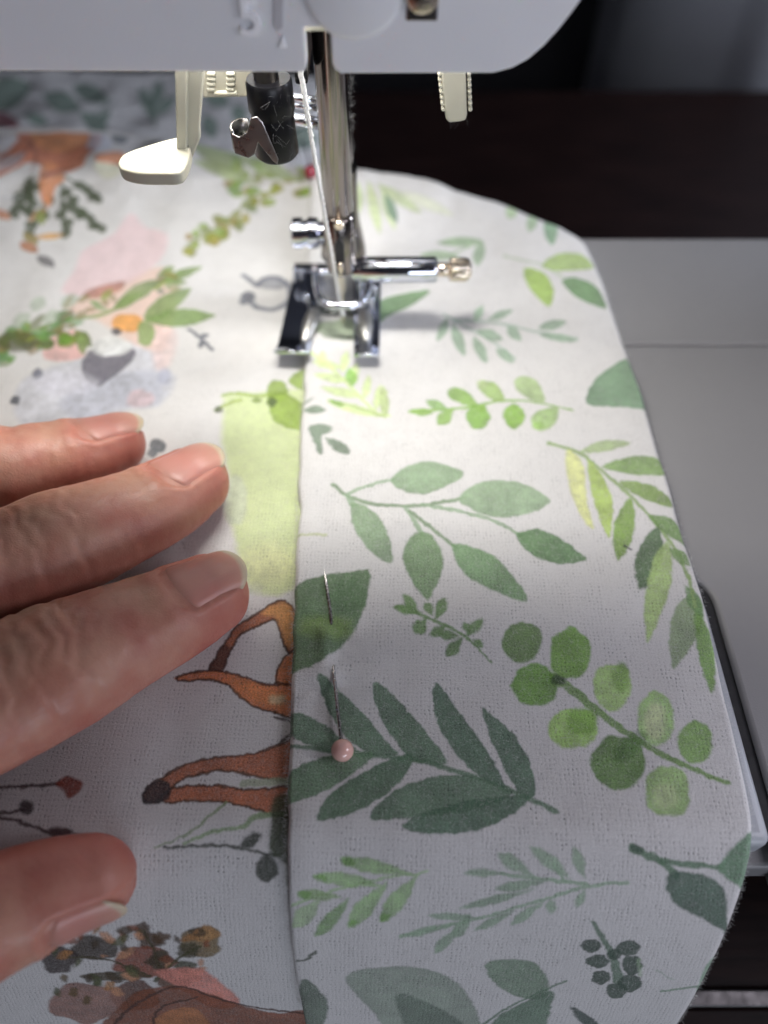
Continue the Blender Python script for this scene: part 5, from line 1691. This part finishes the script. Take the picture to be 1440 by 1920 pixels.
L_(c2_.outputs[2], c3.inputs[6]); L_(n2.outputs['Color'], c3.inputs[7])
L_(c2_.outputs[2], p.inputs['Base Color'])
p.inputs['Subsurface Weight'].default_value = .3
p.inputs['Subsurface Radius'].default_value = (1.0, .35, .2)
p.inputs['Subsurface Scale'].default_value = .0022
p.inputs['Roughness'].default_value = .40
p.inputs['Specular IOR Level'].default_value = .5
vo = node(nt, 'ShaderNodeTexVoronoi', i_Scale=1900.0); vo.feature = 'DISTANCE_TO_EDGE'
mpv = node(nt, 'ShaderNodeMapping'); mpv.inputs['Scale'].default_value = (1, 1.5, 1); mpv.inputs['Rotation'].default_value = (0, 0, .5)
nw = node(nt, 'ShaderNodeTexNoise', i_Scale=700.0, i_Detail=3.0); L_(tc.outputs['Object'], nw.inputs['Vector'])
va = node(nt, 'ShaderNodeVectorMath', operation='MULTIPLY_ADD'); va.inputs[1].default_value = (.001, .001, .001); L_(nw.outputs['Color'], va.inputs[0]); L_(tc.outputs['Object'], va.inputs[2])
L_(va.outputs[0], mpv.inputs['Vector']); L_(mpv.outputs[0], vo.inputs['Vector'])
ad = node(nt, 'ShaderNodeMath', operation='MULTIPLY_ADD'); ad.inputs[1].default_value = .5; L_(vo.outputs['Distance'], ad.inputs[0]); L_(n2.outputs['Fac'], ad.inputs[2])
bp_ = node(nt, 'ShaderNodeBump', i_Strength=.6, i_Distance=.00014); L_(ad.outputs[0], bp_.inputs['Height']); L_(bp_.outputs[0], p.inputs['Normal'])
mr2 = node(nt, 'ShaderNodeMapRange'); mr2.inputs[1].default_value = .3; mr2.inputs[2].default_value = .7; mr2.inputs[3].default_value = .36; mr2.inputs[4].default_value = .58
L_(n2.outputs['Fac'], mr2.inputs[0]); L_(mr2.outputs[0], p.inputs['Roughness'])
hme.materials.clear(); hme.materials.append(M_SKIN)

person = thing('person', 'left hand with bare short nails pressing the blanket flat, coming in from the left', 'person', (-60, 50, 0))
hand = bpy.data.objects.new('hand', hme); COL.objects.link(hand)
hand.location = Vector(off) - Vector(wloc(person)); hand.parent = person

# nails
M_NAIL, nt, p = mat_base('fingernail')
at = node(nt, 'ShaderNodeAttribute', attribute_name='UVMap')
uvn = node(nt, 'ShaderNodeUVMap')
sep = node(nt, 'ShaderNodeSeparateXYZ'); nt.links.new(uvn.outputs['UV'], sep.inputs[0])
rp = node(nt, 'ShaderNodeValToRGB')
e = rp.color_ramp.elements
e[0].position = 0.0; e[0].color = (.58, .50, .36, 1)
e[1].position = 1.0; e[1].color = (.52, .26, .18, 1)
for pos, c in ((.06, (.58, .48, .35, 1)), (.115, (.56, .29, .225, 1)), (.5, (.52, .225, .185, 1)), (.80, (.53, .24, .195, 1)), (.90, (.55, .27, .21, 1))):
    q = e.new(pos); q.color = c
nt.links.new(sep.outputs[1], rp.inputs[0])
nt.links.new(rp.outputs[0], p.inputs['Base Color'])
p.inputs['Roughness'].default_value = .4
p.inputs['Coat Weight'].default_value = .05; p.inputs['Coat Roughness'].default_value = .15
p.inputs['Subsurface Weight'].default_value = .3; p.inputs['Subsurface Radius'].default_value = (1, .5, .35); p.inputs['Subsurface Scale'].default_value = .0012
mpn = node(nt, 'ShaderNodeMapping'); mpn.inputs['Scale'].default_value = (26, .6, 1); nt.links.new(uvn.outputs['UV'], mpn.inputs['Vector'])
nn2 = node(nt, 'ShaderNodeTexNoise', i_Scale=1.0, i_Detail=3.0); nt.links.new(mpn.outputs[0], nn2.inputs['Vector'])
bn_ = node(nt, 'ShaderNodeBump', i_Strength=.35, i_Distance=.00012); nt.links.new(nn2.outputs['Fac'], bn_.inputs['Height']); nt.links.new(bn_.outputs[0], p.inputs['Normal'])

for fi, ns in enumerate(nspecs):
    f = ns['f']
    nu, nw_ = 26, 22
    V = []; UV = []; F = []
    for i in range(nu + 1):
        u = i / nu                       # 0 tip, 1 root
        for j in range(nw_ + 1):
            v = -1 + 2 * j / nw_
            # rounded free edge and rounded root
            tipcut = (v * v) * 2.6 * (1 - u) ** 2
            L = ns['L1'] - ns['out'] + (ns['L0'] - ns['L1'] + ns['out']) * u + tipcut
            wroot = 1 - .35 * max(0, (u - .78) / .22) ** 2
            L -= (v * v) * 1.5 * max(0, (u - .6) / .4) ** 2
            a = v * ns['half'] * wroot
            Lc = max(L, 0.0)
            p0, t, uu_, ss = f.at(Lc)
            w_, h_ = f.rad(Lc)
            # the nail keeps going straight where the fingertip rounds down
            drop = 0.0
            if L < 0:
                p0 = p0 + t * L
                x = -L / (w_ * .95)
                drop = 1.45 * x * x
            e_ = 2.25
            c_, s_ = math.sin(a), math.cos(a)
            q = 1 / ((abs(c_) ** e_ + abs(s_) ** e_) ** (1 / e_))
            lift = -.10 + .10 * (1 - u) - .9 * max(0, (u - .80) / .20) ** 1.6 - .35 * abs(v) ** 8
            P_ = p0 + ss * (w_ * .98 + lift) * c_ * q * (1 - .05 * (1 - u)) + uu_ * ((h_ + lift) * s_ * q - drop)
            V.append(P_); UV.append(((v + 1) / 2, u))
    n = nw_ + 1
    for i in range(nu):
        for j in range(nw_):
            F.append((i * n + j, i * n + j + 1, (i + 1) * n + j + 1, (i + 1) * n + j))
    nl = mesh('fingernail', V, F, M_NAIL, hand, uv=UV, sharp=180)
    s_ = nl.modifiers.new('t', 'SOLIDIFY'); s_.thickness = .35 * MM; s_.offset = -1
